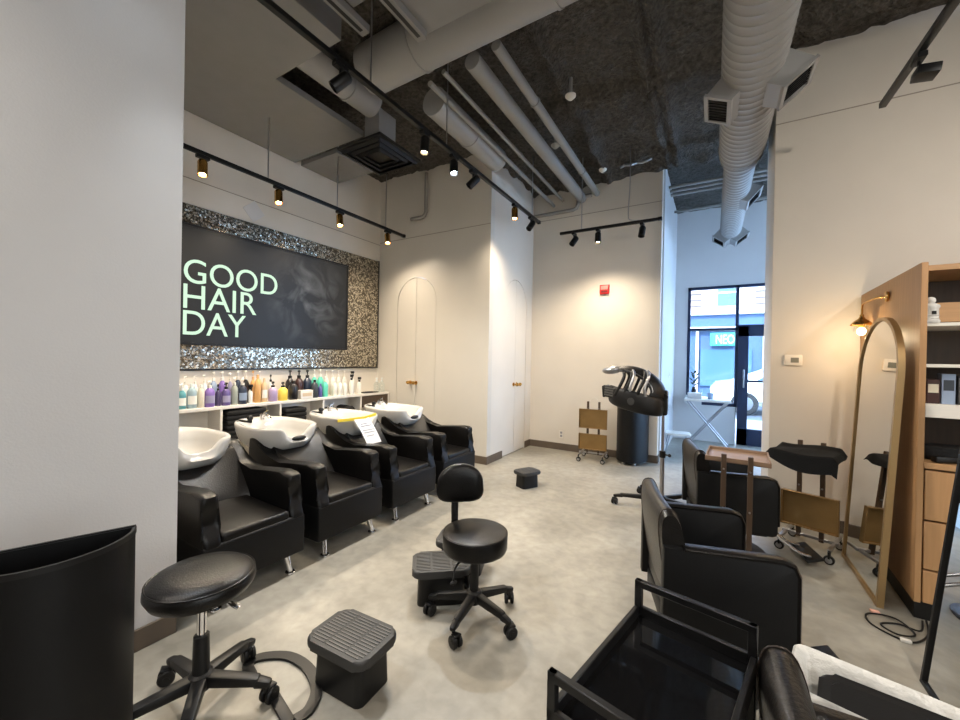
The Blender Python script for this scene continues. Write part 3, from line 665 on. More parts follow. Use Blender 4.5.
# towels in the cubbies
def folded(label, x, y, z, w, h, d=.2):
    mb = MB(); n = max(2, round(h/.05))
    for k in range(n):
        mb.box((-d/2, -w/2+.004*(k % 2), h*k/n+.001), (d/2, w/2-.004*((k+1) % 2), h*(k+1)/n), .016, 3)
    o = mb.build('folded_towel', 'towel'); o.location = (x, y, z); return tag(o, label, 'towel', 'black towels in the shelf')
folded('stack of folded black cloths in the shelf behind the second basin', -4.2, 2.25, .485, .40, .29)
folded('folded black cloth in the shelf behind the third basin', -4.2, 2.8, .485, .27, .25)
folded('folded black cloth in the shelf behind the first basin', -4.2, 1.66, .485, .3, .1)
for i, (y, z, r) in enumerate(((3.33, .485, .1), (3.57, .485, .105))):
    o = MB().lathe([(0, -.11), (r*.8, -.11), (r, -.09), (r, .09), (r*.8, .11), (0, .11)], Matrix.Translation((0, 0, r)) @ Euler((0, R(90), 0)).to_matrix().to_4x4(), 24).build('rolled_towel', 'towel')
    o.location = (-4.2, y, z); tag(o, 'rolled black towel in the shelf above the third basin, '+('left', 'right')[i]+' roll', 'towel', 'rolled towels')

# ------------------------------------------------------------------ shampoo chairs (front = local +x, origin under the front panel)
def bowl_surface():
    layers = [(.0, .60, 0), (.55, .60, 0), (.76, .618, 0), (.89, .66, .15), (.965, .72, .6), (1.0, .77, 1), (.998, .784, 1), (.97, .79, 1), (.89, .787, 1), (.82, .768, .95), (.76, .715, .5), (.6, .66, 0), (.3, .643, 0), (.06, .64, 0), (0, .64, 0)]
    def f(u, v):
        th = 2*PI*u; j = min(len(layers)-1, int(round(v*(len(layers)-1)))); s, z, w = layers[j]
        c, d = math.cos(th), math.sin(th)
        ex = .78
        x = math.copysign(abs(c)**ex, c); y = math.copysign(abs(d)**ex, d)
        inner = j >= 9
        notch = math.exp(-((math.atan2(d, c))/.36)**4)
        sx = s
        if inner and c < 0: sx = s*(1-.22*abs(c))
        X = -.86+(.33 if c > 0 else .36)*sx*x - .05*notch*(1 if 5 <= j <= 9 else 0)*s
        Y = -.045+.252*s*y*(1-.06*max(0, -c))
        Z = z - .075*notch*w + .012*max(0, -c)*w
        return V(X, Y, Z)
    return MB().grid(f, 48, len(layers), wu=True)
ARM = [(0, .12), (.012, .26), (.014, .36), (0, .40), (-.03, .435), (-.04, .47), (-.03, .53), (-.016, .57), (-.022, .6), (-.055, .616), (-.13, .612), (-.28, .598), (-.44, .58), (-.56, .578), (-.64, .61), (-.70, .675), (-.75, .725), (-.79, .735), (-.825, .715), (-.835, .66), (-.80, .55), (-.74, .38), (-.68, .12)]
def shampoo(neck):
    t = thing('shampoo_chair', '', 'shampoo chair')
    MB().box((-.72, -.287, .12), (.014, .287, .355), .012, 3).build('chair_base', 'leather_flat', t)
    MB().box((.0, -.28, .338), (.0165, .28, .344)).build('front_seam', 'leather', t)
    sb = MB().box((-.56, -.195, 0), (.004, .195, .07), .022, 4, rot=(0, R(1.5), 0)); sb.xf(Matrix.Translation((0, 0, .335))); sb.build('seat', 'leather', t)
    for s in (-1, 1):
        lo, hi = (.195, .285) if s > 0 else (-.285, -.195)
        mb = MB().prism(ARM, 'y', lo, hi, .024, 4)
        mb.build('armrest', 'leather', t, angle=50)
    # reclined, slightly hollow backrest
    def bf(u, v):
        a = 2*PI*u; y = (v-.5)*.41
        cx, cz = (-.585, .52)
        L = .215; W = .05
        ca, sa = math.cos(a), math.sin(a)
        p = math.copysign(abs(ca)**.5, ca)*L; q = math.copysign(abs(sa)**.5, sa)*W
        d = V(-.62, 0, .78); n = V(.78, 0, .62)
        hol = -.03*(1-(2*v-1)**2) if sa > 0 else 0
        low = -.022*math.cos((v-.5)*PI) if ca > 0 else 0
        return V(cx, y, cz)+d*(p+low)+n*(q+hol)
    mb = MB().grid(bf, 40, 15, wu=True)
    bmesh.ops.holes_fill(mb.bm, edges=mb.bm.edges, sides=0)
    mb.build('backrest', 'leather_worn', t, angle=60)
    for x, y, dx in ((-.05, -.2, .03), (-.05, .2, .03), (-.62, -.2, -.03), (-.62, .2, -.03)):
        MB().cyl((x, y, .125), (x+dx, y*1.06, .012), .02, .016, n=14).cyl((x+dx, y*1.06, 0), (x+dx, y*1.06, .014), .03, n=16, bev=.003).build('leg', 'chrome', t)
    MB().prism(rrect(-1.14, -.74, -.13, .13, .05), 'z', 0, .61, .01, 2).build('pedestal', 'black_plastic', t)
    bw = bowl_surface().build('basin', 'ceramic', t, angle=80)
    MB().cyl((-.88, -.04, .641), (-.88, -.04, .652), .03, n=18, bev=.003).build('drain', 'chrome', bw)
    MB().cyl((-1.135, 0, .77), (-1.135, 0, .835), .022, .02, n=16, bev=.004).tube([(-1.135, 0, .815), (-1.07, 0, .83), (-1.01, 0, .80)], .012, 10, smooth_sub=4).hexa((-1.135, 0, .838), (-1.135, .05, .862), .016, .01, .012, .006).build('faucet', 'chrome', bw)
    MB().cyl((-1.10, -.13, .775), (-1.10, -.13, .80), .022, n=14, bev=.004).ell((-1.09, -.13, .818), (.026, .024, .022), 14, 8).tube([(-1.10, -.15, .79), (-1.12, -.2, .80), (-1.11, -.23, .785)], .009, 8, smooth_sub=4).build('spray_hose', 'black_plastic', bw)
    if neck:
        MB().ell((-.565, -.04, .70), (.024, .06, .02), 16, 8).build('neck_rest', 'black_plastic', bw)
    return t
labs = ('black shampoo chair with white basin, partly hidden by the grey pillar', 'black shampoo chair with white basin, second from the grey pillar', 'black shampoo chair with a paper notice taped to its white basin', 'black shampoo chair with white basin next to the alcove wall')
cs = (1.275, 1.95, 2.635, 3.33)
SH = [shampoo(False), shampoo(True)]; SH += [dup(SH[1]), dup(SH[1])]
for o, y, l in zip(SH, cs, labs): place(o, (-2.2, y, 0), 0, l, 'shampoo chairs in the row')
# notice taped over the third basin
t = thing('paper_notice', 'white paper notice hanging from yellow tape on the third basin', 'notice', (-2.70, 2.475, .79), 0, None)
def pf(u, v):
    return V(-.0+.012*math.sin(v*3)+.11*v, (-.085+.17*u)+.06*v, -.225*v+.006)
MB().grid(pf, 6, 10).build('sheet', 'paper', t, angle=180)
ln = MB()
for v0, a, b, hgt in ((.22, .2, .62, .012), (.30, .15, .85, .012), (.46, .12, .9, .009), (.55, .12, .9, .009), (.68, .2, .7, .009)):
    P = [pf(a, v0)+V(.003, 0, .002), pf(b, v0)+V(.003, 0, .002), pf(b, v0+hgt*2.5)+V(.003, 0, .002), pf(a, v0+hgt*2.5)+V(.003, 0, .002)]
    vs = [ln.bm.verts.new(p) for p in P]; ln._f(vs)
ln.build('printed_lines', 'ink', t, flat=True)
MB().sweep([(-.02, -.24, .006), (.0, -.1, .004), (.004, .05, .004), (-.02, .2, .014)], [(-.004, -.012), (.004, -.012), (.004, .012), (-.004, .012)]).build('tape', 'tape', t)

# ------------------------------------------------------------------ stools
def star_base(root, r, hub_z, ang0, end_z=.085, m='black_plastic', w=.05, n=5):
    MB().lathe([(0, hub_z-.045), (.034, hub_z-.045), (.044, hub_z-.02), (.04, hub_z+.012), (.03, hub_z+.02), (0, hub_z+.02)], n=20).build('hub', m, root)
    for k in range(n):
        a = ang0+2*PI*k/n; d = V(math.cos(a), math.sin(a), 0); q = V(-d.y, d.x, 0)
        mb = MB().hexa(d*.02+V(0, 0, hub_z-.01), d*(r*.9)+V(0, 0, end_z+.012), w, .045, w*.8, .032, .008).hexa(d*(r*.84)+V(0, 0, end_z+.008), d*(r+.02)+V(0, 0, end_z-.002), w*.82, .034, w*.62, .024, .008)
        lg = mb.build('leg', m, root)
        p = d*r; sw = Matrix.Rotation(a+1.1, 3, 'Z') @ V(1, 0, 0); ax = V(-sw.y, sw.x, 0); c = p+sw*.018+V(0, 0, .03)
        cb = MB().cyl(p+V(0, 0, .05), p+V(0, 0, end_z), .008, n=8)
        cb.cyl(c-ax*.024, c-ax*.006, .03, n=18, bev=.004).cyl(c+ax*.006, c+ax*.024, .03, n=18, bev=.004).cyl(c-ax*.026, c+ax*.026, .012, n=10)
        cb.hexa(p+V(0, 0, .052), c+sw*.02+V(0, 0, .034), .03, .016, .04, .01, .004)
        cb.build('caster', 'black_plastic', lg)
t = thing('saddle_stool', 'round black padded stool on wheels in front of the grey pillar', 'stool', (-1.645, .742, 0))
MB().lathe([(0, .44), (.13, .44), (.165, .455), (.178, .48), (.176, .50), (.168, .512), (.15, .525), (.1, .532), (0, .534)], n=48).build('seat', 'leather', t, angle=60)
MB().tube([(.1715*math.cos(a), .1715*math.sin(a), .5095) for a in [2*PI*k/48 for k in range(48)]], .004, 6, closed=True).build('seat_piping', 'leather', t)
MB().cyl((0, 0, .28), (0, 0, .44), .0155, n=16).build('gas_lift', 'chrome', t)
MB().cyl((0, 0, .11), (0, 0, .285), .03, .026, n=20, bev=.003).build('lift_sleeve', 'black_plastic', t)
MB().tube([(.02, .02, .425), (.07, .05, .42), (.085, .06, .40)], .006, 8).hexa((.08, .055, .402), (.115, .075, .385), .02, .008, .024, .006, .002).build('height_lever', 'chrome', t)
star_base(t, .235, .125, R(36))
t = thing('back_stool', 'black wheeled stool with a small backrest in the middle of the floor', 'stool', (-1.045, 1.745, 0), R(156))
MB().lathe([(0, .355), (.15, .355), (.163, .362), (.168, .375), (.169, .43), (.163, .45), (.145, .456), (0, .457)], n=48).build('seat', 'leather', t, angle=45)
MB().tube([(.1665*math.cos(a), .1665*math.sin(a), .446) for a in [2*PI*k/48 for k in range(48)]], .0035, 6, closed=True).build('seat_piping', 'leather', t)
MB().cyl((0, 0, .11), (0, 0, .36), .022, n=18).build('column', 'black_plastic', t)
MB().lathe([(0, .335), (.06, .335), (.075, .355), (0, .356)], n=16).build('seat_plate', 'black_metal', t)
MB().tube([(.0, 0, .345), (.15, 0, .345), (.195, 0, .37), (.205, 0, .44), (.205, 0, .66)], .02, 10, smooth_sub=5).build('back_bar', 'black_plastic', t)
def pad(u, v):
    a = 2*PI*u; b = PI*v
    cy = math.cos(a); sy = math.sin(a)
    y = .130*math.copysign(abs(cy)**.85, cy); z = .116*math.copysign(abs(sy)**.8, sy)
    if z < 0: y = .134*math.copysign(abs(cy)**.5, cy); z = -.1*abs(sy)**.55
    else: y *= 1-.16*(z/.108)**2
    s = max(0.0, math.sin(b))**.55; dd = -math.cos(b)*.04
    return V(.19+dd+.35*(y*s)**2*-1, y*s, .655+z*s)
MB().grid(pad, 40, 17, wu=True).xf(Matrix.Translation((.19, 0, 0)) @ Matrix.Rotation(R(-26), 4, 'Z') @ Matrix.Translation((-.19, -.02, -.012))).build('backrest', 'leather', t, angle=80)
MB().tube([(0, .03, .34), (-.03, .12, .33), (-.05, .16, .30), (-.06, .165, .27)], .005, 8, smooth_sub=4).ell((-.062, .166, .262), (.012, .02, .01), 10, 6).build('height_lever', 'black_plastic', t)
star_base(t, .222, .125, R(-156-12), w=.042)

# ------------------------------------------------------------------ step stools
def step(label, loc, rz, L=.32, W=.23, hgt=.2, grp='grey step stools on the floor'):
    t = thing('step_stool', label, 'step stool', loc, rz, grp)
    MB().prism(rrect(-L/2, L/2, -W/2, W/2, .045), 'z', hgt-.04, hgt, .012, 3).build('step_top', 'grey_plastic', t)
    rb = MB(); n = 13
    for k in range(n):
        y = -W/2+.022+(W-.044)*k/(n-1); m = .035 if k in (0, n-1) else .022
        for a, b in ((-L/2+m, -L/6-.006), (-L/6+.004, L/6-.004), (L/6+.006, L/2-m)):
            rb.box((a, y-.003, hgt-.001), (b, y+.003, hgt+.0025))
    rb.build('grip_ribs', 'ridge', t, flat=True)
    mb = MB(); A = rrect(-L/2+.035, L/2-.035, -W/2+.03, W/2-.03, .03); B = rrect(-L/2+.03, L/2-.03, -W/2+.025, W/2-.025, .03)
    va = [mb.bm.verts.new((x, y, hgt-.04)) for x, y in A]; vb = [mb.bm.verts.new((x, y, 0)) for x, y in B]
    for k in range(len(A)): mb._f([vb[k], vb[(k+1) % len(A)], va[(k+1) % len(A)], va[k]])
    mb._f(vb[::-1]); mb._f(va)
    mb.build('step_base', 'black_plastic', t)
    return t
st = step('grey ribbed step stool in the foreground, beside the round padded stool', (-1.262, 1.132, 0), R(3))
place(dup(st), (-1.30, 1.80, 0), R(39), 'grey ribbed step stool under the wheeled stool with backrest')
place(dup(st), (-1.36, 2.12, 0), R(20), 'grey ribbed step stool mostly hidden behind the seat of the backrest stool')
sf = place(dup(st), (-1.672, 3.84, 0), R(62), 'small grey ribbed step stool alone on the floor near the closet doors'); sf.scale = (.78, .82, .85)
# ------------------------------------------------------------------ half-round bins
def half_bin(name, label, loc, rz, L, D, hgt, feet):
    t = thing(name, label, 'bin', loc, rz); n = 28
    def outline(k): return [(-L*k/2*math.cos(PI*i/n), D*k*math.sin(PI*i/n)) for i in range(n+1)]
    o = outline(1); i_ = outline(.955)
    mb = MB()
    vo0 = [mb.bm.verts.new((x, y, feet)) for x, y in o]; vo1 = [mb.bm.verts.new((x, y, hgt)) for x, y in o]
    vi1 = [mb.bm.verts.new((x, y+.008, hgt)) for x, y in i_]; vi0 = [mb.bm.verts.new((x, y+.008, feet+.03)) for x, y in i_]
    N = n+1
    for k in range(N):
        j = (k+1) % N
        mb._f([vo0[k], vo0[j], vo1[j], vo1[k]]); mb._f([vo1[k], vo1[j], vi1[j], vi1[k]]); mb._f([vi1[k], vi1[j], vi0[j], vi0[k]])
    mb._f(vo0[::-1]); mb._f(vi0)
    mb.build('bin_body', 'leather_flat', t, angle=40)
    MB().sweep([(x*1.0, y, hgt) for x, y in o], [(-.004, -.012), (.004, -.012), (.004, .004), (-.004, .004)], closed=True).build('rim', 'black_metal', t)
    MB().sweep([(x*.95, y*.95+.006, hgt-.035) for x, y in o], [(-.002, -.01), (.002, -.01), (.002, .01), (-.002, .01)], closed=True).build('inner_liner_rim', 'black_plastic', t)
    if feet > .001:
        for x, y in ((-L*.36, .03), (L*.36, .03), (-L*.17, D*.78), (L*.17, D*.78)):
            MB().cyl((x, y, 0), (x, y, feet), .02, n=14).build('foot', 'steel', t)
    return t
half_bin('half_round_bin', 'tall half-round black bin in the left foreground in front of the grey pillar', (-1.616, .33, 0), R(-109.4), .38, .185, .80, .035)
half_bin('half_round_bin', 'half-round black bin against the alarm wall beside the folded gold trolley', (-.915, YF-.016, 0), R(180), .40, .36, .735, .035)

# ------------------------------------------------------------------ gold trolleys with two posts
def trolley(label, loc, rz, upper, lower, W=.36, name='colour_trolley'):
    t = thing(name, label, 'trolley', loc, rz, None)
    px = W*.2
    for s in (-1, 1):
        MB().box((s*px-.014, -.012, .075), (s*px+.014, .012, .79), .002, 1).build('post', 'darkwood', t)
        p = MB().cyl((s*px, -.0125, .70), (s*px, -.0165, .70), .006, n=10).cyl((s*px, -.0125, .46), (s*px, -.0165, .46), .006, n=10)
        p.build('bolt', 'steel', t)
    b = MB().box((-W*.5, -.012, .085), (W*.5, .012, .105), .003, 1)
    for s in (-1, 1): b.hexa((s*W*.42, -.17, .09), (s*W*.42, .17, .09), .022, .018, .022, .018, .003)
    b.build('base_frame', 'steel', t)
    for s in (-1, 1):
        for e in (-1, 1):
            c = V(s*W*.42, e*.17, .03)
            cb = MB().cyl(c-V(0, .012, 0), c+V(0, .012, 0), .03, n=18, bev=.004).hexa(c+V(0, 0, .056), c+V(.001, 0, .01), .034, .012, .034, .012).cyl(c+V(0, 0, .03), c+V(0, 0, .062), .008, n=8)
            k = cb.build('caster', 'black_plastic', t)
            MB().cyl(c-V(0, .0145, 0), c+V(0, .0145, 0), .019, n=16).build('wheel_disc', 'steel', k)
    def pan(name, m, fold, z, hh):
        g = MB()
        if fold == True: lo, hi = (-W/2, -.03, z), (W/2, -.018, z+hh)
        else: lo, hi = (-W/2, .014, z), (W/2, .014+hh, z+.01)
        if fold == 'front': lo, hi = (-W/2, -.014-hh, z), (W/2, -.014, z+.01)
        g.box(lo, hi, .002, 1); r = .03; w_ = .008
        if fold == 'front':
            for a, c in (((-W/2, -.014-hh, z), (W/2, -.014-hh+w_, z+r)), ((-W/2, -.014-w_, z), (W/2, -.014, z+r)), ((-W/2, -.014-hh, z), (-W/2+w_, -.014, z+r)), ((W/2-w_, -.014-hh, z), (W/2, -.014, z+r))): g.box(a, c, .002, 1)
        elif fold:
            for a, c in (((-W/2, -.05, z), (W/2, -.018, z+w_)), ((-W/2, -.05, z+hh-w_), (W/2, -.018, z+hh)), ((-W/2, -.05, z), (-W/2+w_, -.018, z+hh)), ((W/2-w_, -.05, z), (W/2, -.018, z+hh))): g.box(a, c, .002, 1)
        else:
            for a, c in (((-W/2, .014, z), (W/2, .014+w_, z+r)), ((-W/2, .014+hh-w_, z), (W/2, .014+hh, z+r)), ((-W/2, .014, z), (-W/2+w_, .014+hh, z+r)), ((W/2-w_, .014, z), (W/2, .014+hh, z+r))): g.box(a, c, .002, 1)
        return g.build(name, m, t)
    if upper: pan('upper_tray', *upper)
    if lower: pan('lower_tray', *lower)
    return t
tl = trolley('folded gold trolley with two trays standing against the alarm wall', (-1.375, 5.36, 0), R(4), ('gold', True, .43, .26), ('gold', True, .145, .21), .37)
MB().tube([(-.05, 0, .785), (-.03, 0, .83), (.03, 0, .84), (.06, 0, .80)], .003, 6, smooth_sub=4).build('wire_hook', 'white', tl)
trolley('gold trolley covered by a black cloth beside the arched mirror', (.635, 3.70, 0), R(-21), ('gold', 'front', .705, .30), ('gold', True, .16, .25), .33)
tw = trolley('trolley with a wooden tray between the two black styling chairs', (.14, 2.845, 0), R(-3), ('tray_wood', False, .735, .36), None, .34)
# cloth thrown over the covered trolley
CL = Matrix.Translation((.635, 3.70, 0)) @ Matrix.Rotation(R(-21), 4, 'Z')
def cloth(u, v):
    x = -.24+.47*u; y = -.44+.44*v                     # lies on the tray, hangs over its front and sides
    ox = max(0, abs(x)-.168); oy = max(0, -.318-y)
    cxs = x if ox == 0 else math.copysign(.168+ox*.5, x); cys = y if oy == 0 else -.318-oy*.3
    z = .748 - .7*ox - oy*(.42+.5*max(0, math.sin(6*x+1.2))) + .006*math.sin(11*x+5*y)*(1+oy*9)+.004*math.sin(19*x-13*y)
    z += .02*math.exp(-((y+.03)/.03)**2)
    return CL @ V(cxs, cys, z)
o = MB().grid(cloth, 34, 34)
bmesh.ops.solidify(o.bm, geom=o.bm.faces[:], thickness=.006)
o = o.build('cloth', 'towel', angle=80); tag(o, 'black cloth draped over the gold trolley by the arched mirror', 'cloth')

# ------------------------------------------------------------------ hood dryer on a stand
t = thing('hood_dryer', 'black open-ribbed hair processor on a wheeled chrome stand', 'hair dryer', (-.38, 3.96, 0))
star_base(t, .40, .10, R(195), .075, w=.04)
MB().cyl((0, 0, .1), (0, 0, .5), .02, n=16).cyl((0, 0, .5), (0, 0, .93), .013, n=14).build('stand_pole', 'steel', t)
MB().cyl((0, 0, .47), (0, 0, .53), .027, n=16, bev=.004).cyl((0, 0, .5), (.05, -.02, .5), .008, n=8).ell((.06, -.024, .5), (.016, .016, .016), 10, 8).build('height_clamp', 'black_plastic', t)
MB().box((-.035, -.04, .86), (.035, .04, 1.09), .015, 3).cyl((.01, -.05, 1.03), (.01, .05, 1.03), .03, n=16).build('swivel_joint', 'black_plastic', t)
MB().box((.028, -.02, .9), (.042, .02, 1.08), .006, 2).build('joint_trim', 'steel', t)
# lower band, open at the front left
def band(u, v):
    a = R(-200+220*u) ; c, s = math.cos(a), math.sin(a)
    x = -.27+.25*c; y = .19*s; b = 2*PI*v
    hh = .072+.024*math.sin(PI*u); th = .026
    zz = .985 + .055*(-c)*0.9
    return V(x+.01+th*math.cos(b)*c, y+th*math.cos(b)*s, zz+hh*math.copysign(abs(math.sin(b))**.6, math.sin(b)))
mb = MB().grid(band, 40, 14, wv=True); bmesh.ops.holes_fill(mb.bm, edges=mb.bm.edges, sides=0)
mb.build('lower_band', 'black_plastic', t, angle=60)
pn = MB().box((-.575, -.12, 1.0), (-.545, .1, 1.11), .008, 2, rot=(0, R(-6), 0)).box((-.57, -.135, 1.0), (-.40, -.105, 1.11), .008, 2, rot=(0, R(5), R(-14)))
pn.build('control_panel', 'black_plastic', t)
g = MB()
for k in range(4): g.box((-.545, -.142, 1.015+.023*k), (-.43, -.136, 1.03+.023*k), rot=(0, R(5), R(-14)), piv=(-.485, -.12, 1.055))
g.build('panel_grille', 'ridge', t)
# top shell: a bridge from the joint over to the nose
top = [V(.01, 0, 1.02), V(0, 0, 1.10), V(-.045, 0, 1.17), V(-.13, 0, 1.235), V(-.24, 0, 1.278), V(-.34, 0, 1.292), V(-.42, 0, 1.285)]
top = spline(top, 5)
def bridge(u, v):
    i = min(len(top)-1, int(round(u*(len(top)-1)))); p = top[i]; i = min(len(top)-2, max(1, i))
    d = (top[i+1]-top[i-1]).normalized(); n = V(-d.z, 0, d.x)
    if n.z < 0: n = -n
    b = 2*PI*v; w = .15-.05*u
    y = w*math.copysign(abs(math.cos(b))**.6, math.cos(b)); q = (y/w)**2
    return p+V(0, y, 0)+n*(.018*math.sin(b)-(.035+.10*(1-u)**1.2)*q)
mb = MB().grid(bridge, len(top), 26, wv=True); bmesh.ops.holes_fill(mb.bm, edges=mb.bm.edges, sides=0)
mb.build('top_bridge', 'black_plastic', t, angle=60)
for s in (.42, .08): MB().tube([bridge(k/24, s)+V(0, 0, .004) for k in range(3, 22)], .005, 8).build('bridge_trim', 'steel', t)
mb = MB().ell((-.50, 0, 1.262), (.105, .10, .04), 22, 12, rot=(0, R(-8), 0)); mb.build('nose_grip', 'steel', t, angle=80)
for x, tilt, y, m in ((-.40, -.07, -.13, 'black_plastic'), (-.325, -.06, -.145, 'black_plastic'), (-.20, -.03, -.15, 'black_plastic'), (-.40, -.07, .13, 'black_plastic'), (-.30, -.06, .145, 'black_plastic'), (-.19, -.03, .15, 'black_plastic')):
    MB().tube([(x+.03, y*.6, 1.25), (x+.045, y*1.05, 1.2), (x, y*1.3, 1.09), (x+tilt*.5, y*1.25, 1.03)], .016, 10, smooth_sub=5).build('rib', m, t)
for x in (-.275, -.14):
    MB().tube([(x, -.10, 1.262), (x+.02, -.155, 1.22), (x-.01, -.19, 1.11), (x-.0, -.185, 1.035)], .015, 10, smooth_sub=5).build('rib', 'steel', t)
MB().cyl((-.27, -.19, .985), (-.27, -.218, .985), .035, n=20, bev=.004).build('rotor_cap', 'grey_plastic', t)

for c in t.children:
    if c.name.split('.')[0] in ('lower_band', 'control_panel', 'panel_grille', 'top_bridge', 'bridge_trim', 'nose_grip', 'rib', 'rotor_cap'):
        for v in c.data.vertices: v.co.x *= .92
# ------------------------------------------------------------------ styling chairs (front = local +x)
def styling():
    t = thing('styling_chair', '', 'salon chair')
    MB().lathe([(0, 0), (.27, 0), (.275, .008), (.26, .02), (.07, .035), (.05, .05), (0, .05)], n=40).build('base_disc', 'black_metal', t)
    MB().cyl((0, 0, .03), (0, 0, .2), .034, n=18).build('hydraulic_column', 'chrome', t)
    MB().box((-.2, -.22, .2), (.21, .22, .28), .01, 2).build('seat_frame', 'leather_flat', t)
    MB().box((-.2, -.215, .28), (.235, .215, .42), .035, 4).build('seat', 'leather', t)
    for s in (-1, 1):
        lo, hi = (.222, .275) if s > 0 else (-.275, -.222)
        pl = [(-.225, .245)]+[(.245-.03+.03*math.cos(a), .255+.03*math.sin(a)) for a in (R(-90), R(-45), R(0))]+[(.245-.04+.04*math.cos(a), .56+.04*math.sin(a)) for a in (0, R(30), R(60), R(90))]+[(-.225, .607)]
        ar = MB().prism(pl, 'y', lo, hi, .008, 2).build('arm_panel', 'leather_flat', t)
        MB().sweep([(-.15, (lo+hi)/2, .602), (.19, (lo+hi)/2, .599), (.228, (lo+hi)/2, .585), (.243, (lo+hi)/2, .55), (.245, (lo+hi)/2, .30)], [(-.006, -.026), (-.006, .026), (.004, .03), (.012, .02), (.012, -.02), (.004, -.03)], up=(0, 1, 0)).build('arm_pad', 'leather', ar, angle=50)
    def bf(u, v):
        a = 2*PI*u; y = (v-.5)*.50; ca, sa = math.cos(a), math.sin(a)
        p = math.copysign(abs(ca)**.6, ca)*.232; q = math.copysign(abs(sa)**.7, sa)*.047
        cv = -.008*(1-(2*v-1)**2)
        e = 1 if 0 < v < 1 else .93
        d = V(-.14, 0, .99); n = V(.99, 0, .14)
        return V(-.17, y, .512)+d*(p*e)+n*(q*e+cv)
    mb = MB().grid(bf, 40, 17, wu=True); bmesh.ops.holes_fill(mb.bm, edges=mb.bm.edges, sides=0)
    bk = mb.build('backrest', 'leather_worn', t, angle=60)
    for v in (1/16, 15/16):
        pts = []
        for k in range(32):
            p = bf(k/32, v); c = bf(0, v)*.5+bf(.5, v)*.5; pts.append(p+(p-c)*.004)
        MB().tube(pts, .0024, 6, closed=True).build('seam', 'piping', bk)
    ft = MB()
    for s in (-1, 1): ft.tube([(.2, s*.08, .24), (.27, s*.08, .2), (.42, s*.085, .085), (.5, s*.085, .06)], .011, 10, smooth_sub=4)
    f = ft.build('footrest_bars', 'chrome', t)
    MB().box((.46, -.13, .045), (.56, .13, .065), .006, 2, rot=(0, R(-18), 0)).build('foot_plate', 'black_plastic', t)
    return t
ch = styling()
place(ch, (-.018, 2.06, 0), R(17), 'black styling chair behind the black cart, facing the mirrors', 'styling chairs')
place(dup(ch), (.085, 3.37, 0), R(13), 'black styling chair behind the wooden tray trolley, nearest the entry', 'styling chairs')
place(dup(ch), (.35, .85, 0), R(4), 'black styling chair at the front edge, only its seamed backrest in view', 'styling chairs')

# ------------------------------------------------------------------ black cart in the foreground
t = thing('tool_cart', 'glossy black tray cart with rail handles in the foreground', 'cart', (-.078, .885, 0), R(-12)); W, L, Z = .27, .44, .70
MB().box((-W/2, -L/2, Z-.045), (W/2, L/2, Z-.03)).box((-W/2, -L/2, Z-.045), (-W/2+.012, L/2, Z), .002, 1).box((W/2-.012, -L/2, Z-.045), (W/2, L/2, Z), .002, 1).box((-W/2, -L/2, Z-.045), (W/2, -L/2+.012, Z), .002, 1).box((-W/2, L/2-.012, Z-.045), (W/2, L/2, Z), .002, 1).build('upper_tray', 'black_metal', t)
M['black_gloss'] = mat('black_gloss_glass', (10, 10, 11), .06, coat=.5)
MB().box((-W/2+.013, -L/2+.013, Z-.03), (W/2-.013, L/2-.013, Z-.024)).build('tray_glass', 'black_gloss', t)
MB().box((-W/2, -L/2, .22), (W/2, L/2, .25), .003, 1).build('lower_tray', 'black_metal', t)
for e in (-1, 1):
    y = e*(L/2-.008); h = .068
    MB().box((-W/2, y-.008, Z-.02), (-W/2+.018, y+.008, Z+h), .002, 1).box((W/2-.018, y-.008, Z-.02), (W/2, y+.008, Z+h), .002, 1).box((-W/2, y-.008, Z+h-.018), (W/2, y+.008, Z+h), .002, 1).build('rail_handle', 'black_metal', t)
    for s in (-1, 1):
        p = V(s*(W/2-.012), e*(L/2-.012), 0)
        lg = MB().box(p+V(-.011, -.011, .06), p+V(.011, .011, Z-.03), .002, 1).build('leg', 'black_metal', t)
        MB().cyl(p+V(-.012, 0, .028), p+V(.012, 0, .028), .028, n=16, bev=.003).cyl(p+V(0, 0, .03), p+V(0, 0, .065), .008, n=8).build('caster', 'black_plastic', lg)
# lined rectangular bin with a black tray dropped in
t = thing('lined_bin', 'rectangular bin with a white film liner at the right front edge', 'bin', (.175, 1.215, 0), R(-14))
def shell(lo, hi, z0, z1, th, rg=0):
    mb = MB(); x0, y0 = lo; x1, y1 = hi; i = .03
    def ring(x0, x1, y0, y1, z, n=14, wob=0):
        pts = []
        for a, b in (((x0, y0), (x1, y0)), ((x1, y0), (x1, y1)), ((x1, y1), (x0, y1)), ((x0, y1), (x0, y0))):
            for k in range(n):
                q = k/n; pts.append(V(a[0]+(b[0]-a[0])*q, a[1]+(b[1]-a[1])*q, z))
        return [mb.bm.verts.new(p+V(wob*noise.noise(p*23), wob*noise.noise(p*29), wob*.8*noise.noise(p*31))) for p in pts]
    R_ = [ring(x0+i, x1-i, y0+i, y1-i, z0), ring(x0, x1, y0, y1, z1-.02, wob=rg), ring(x0-.004, x1+.004, y0-.004, y1+.004, z1, wob=rg), ring(x0+th, x1-th, y0+th, y1-th, z1-.005, wob=rg), ring(x0+th+.01, x1-th-.01, y0+th+.01, y1-th-.01, (z0+z1)/2-.1, wob=rg*2), ring(x0+th+i, x1-th-i, y0+th+i, y1-th-i, z0+.02, wob=rg)]
    for A, B in zip(R_, R_[1:]):
        for k in range(len(A)): mb._f([A[k], A[(k+1) % len(A)], B[(k+1) % len(A)], B[k]])
    mb._f(R_[0][::-1]); mb._f(R_[-1]); return mb
shell((0, .03), (.46, .215), 0, .535, .003).build('bin_body', 'black_plastic', t)
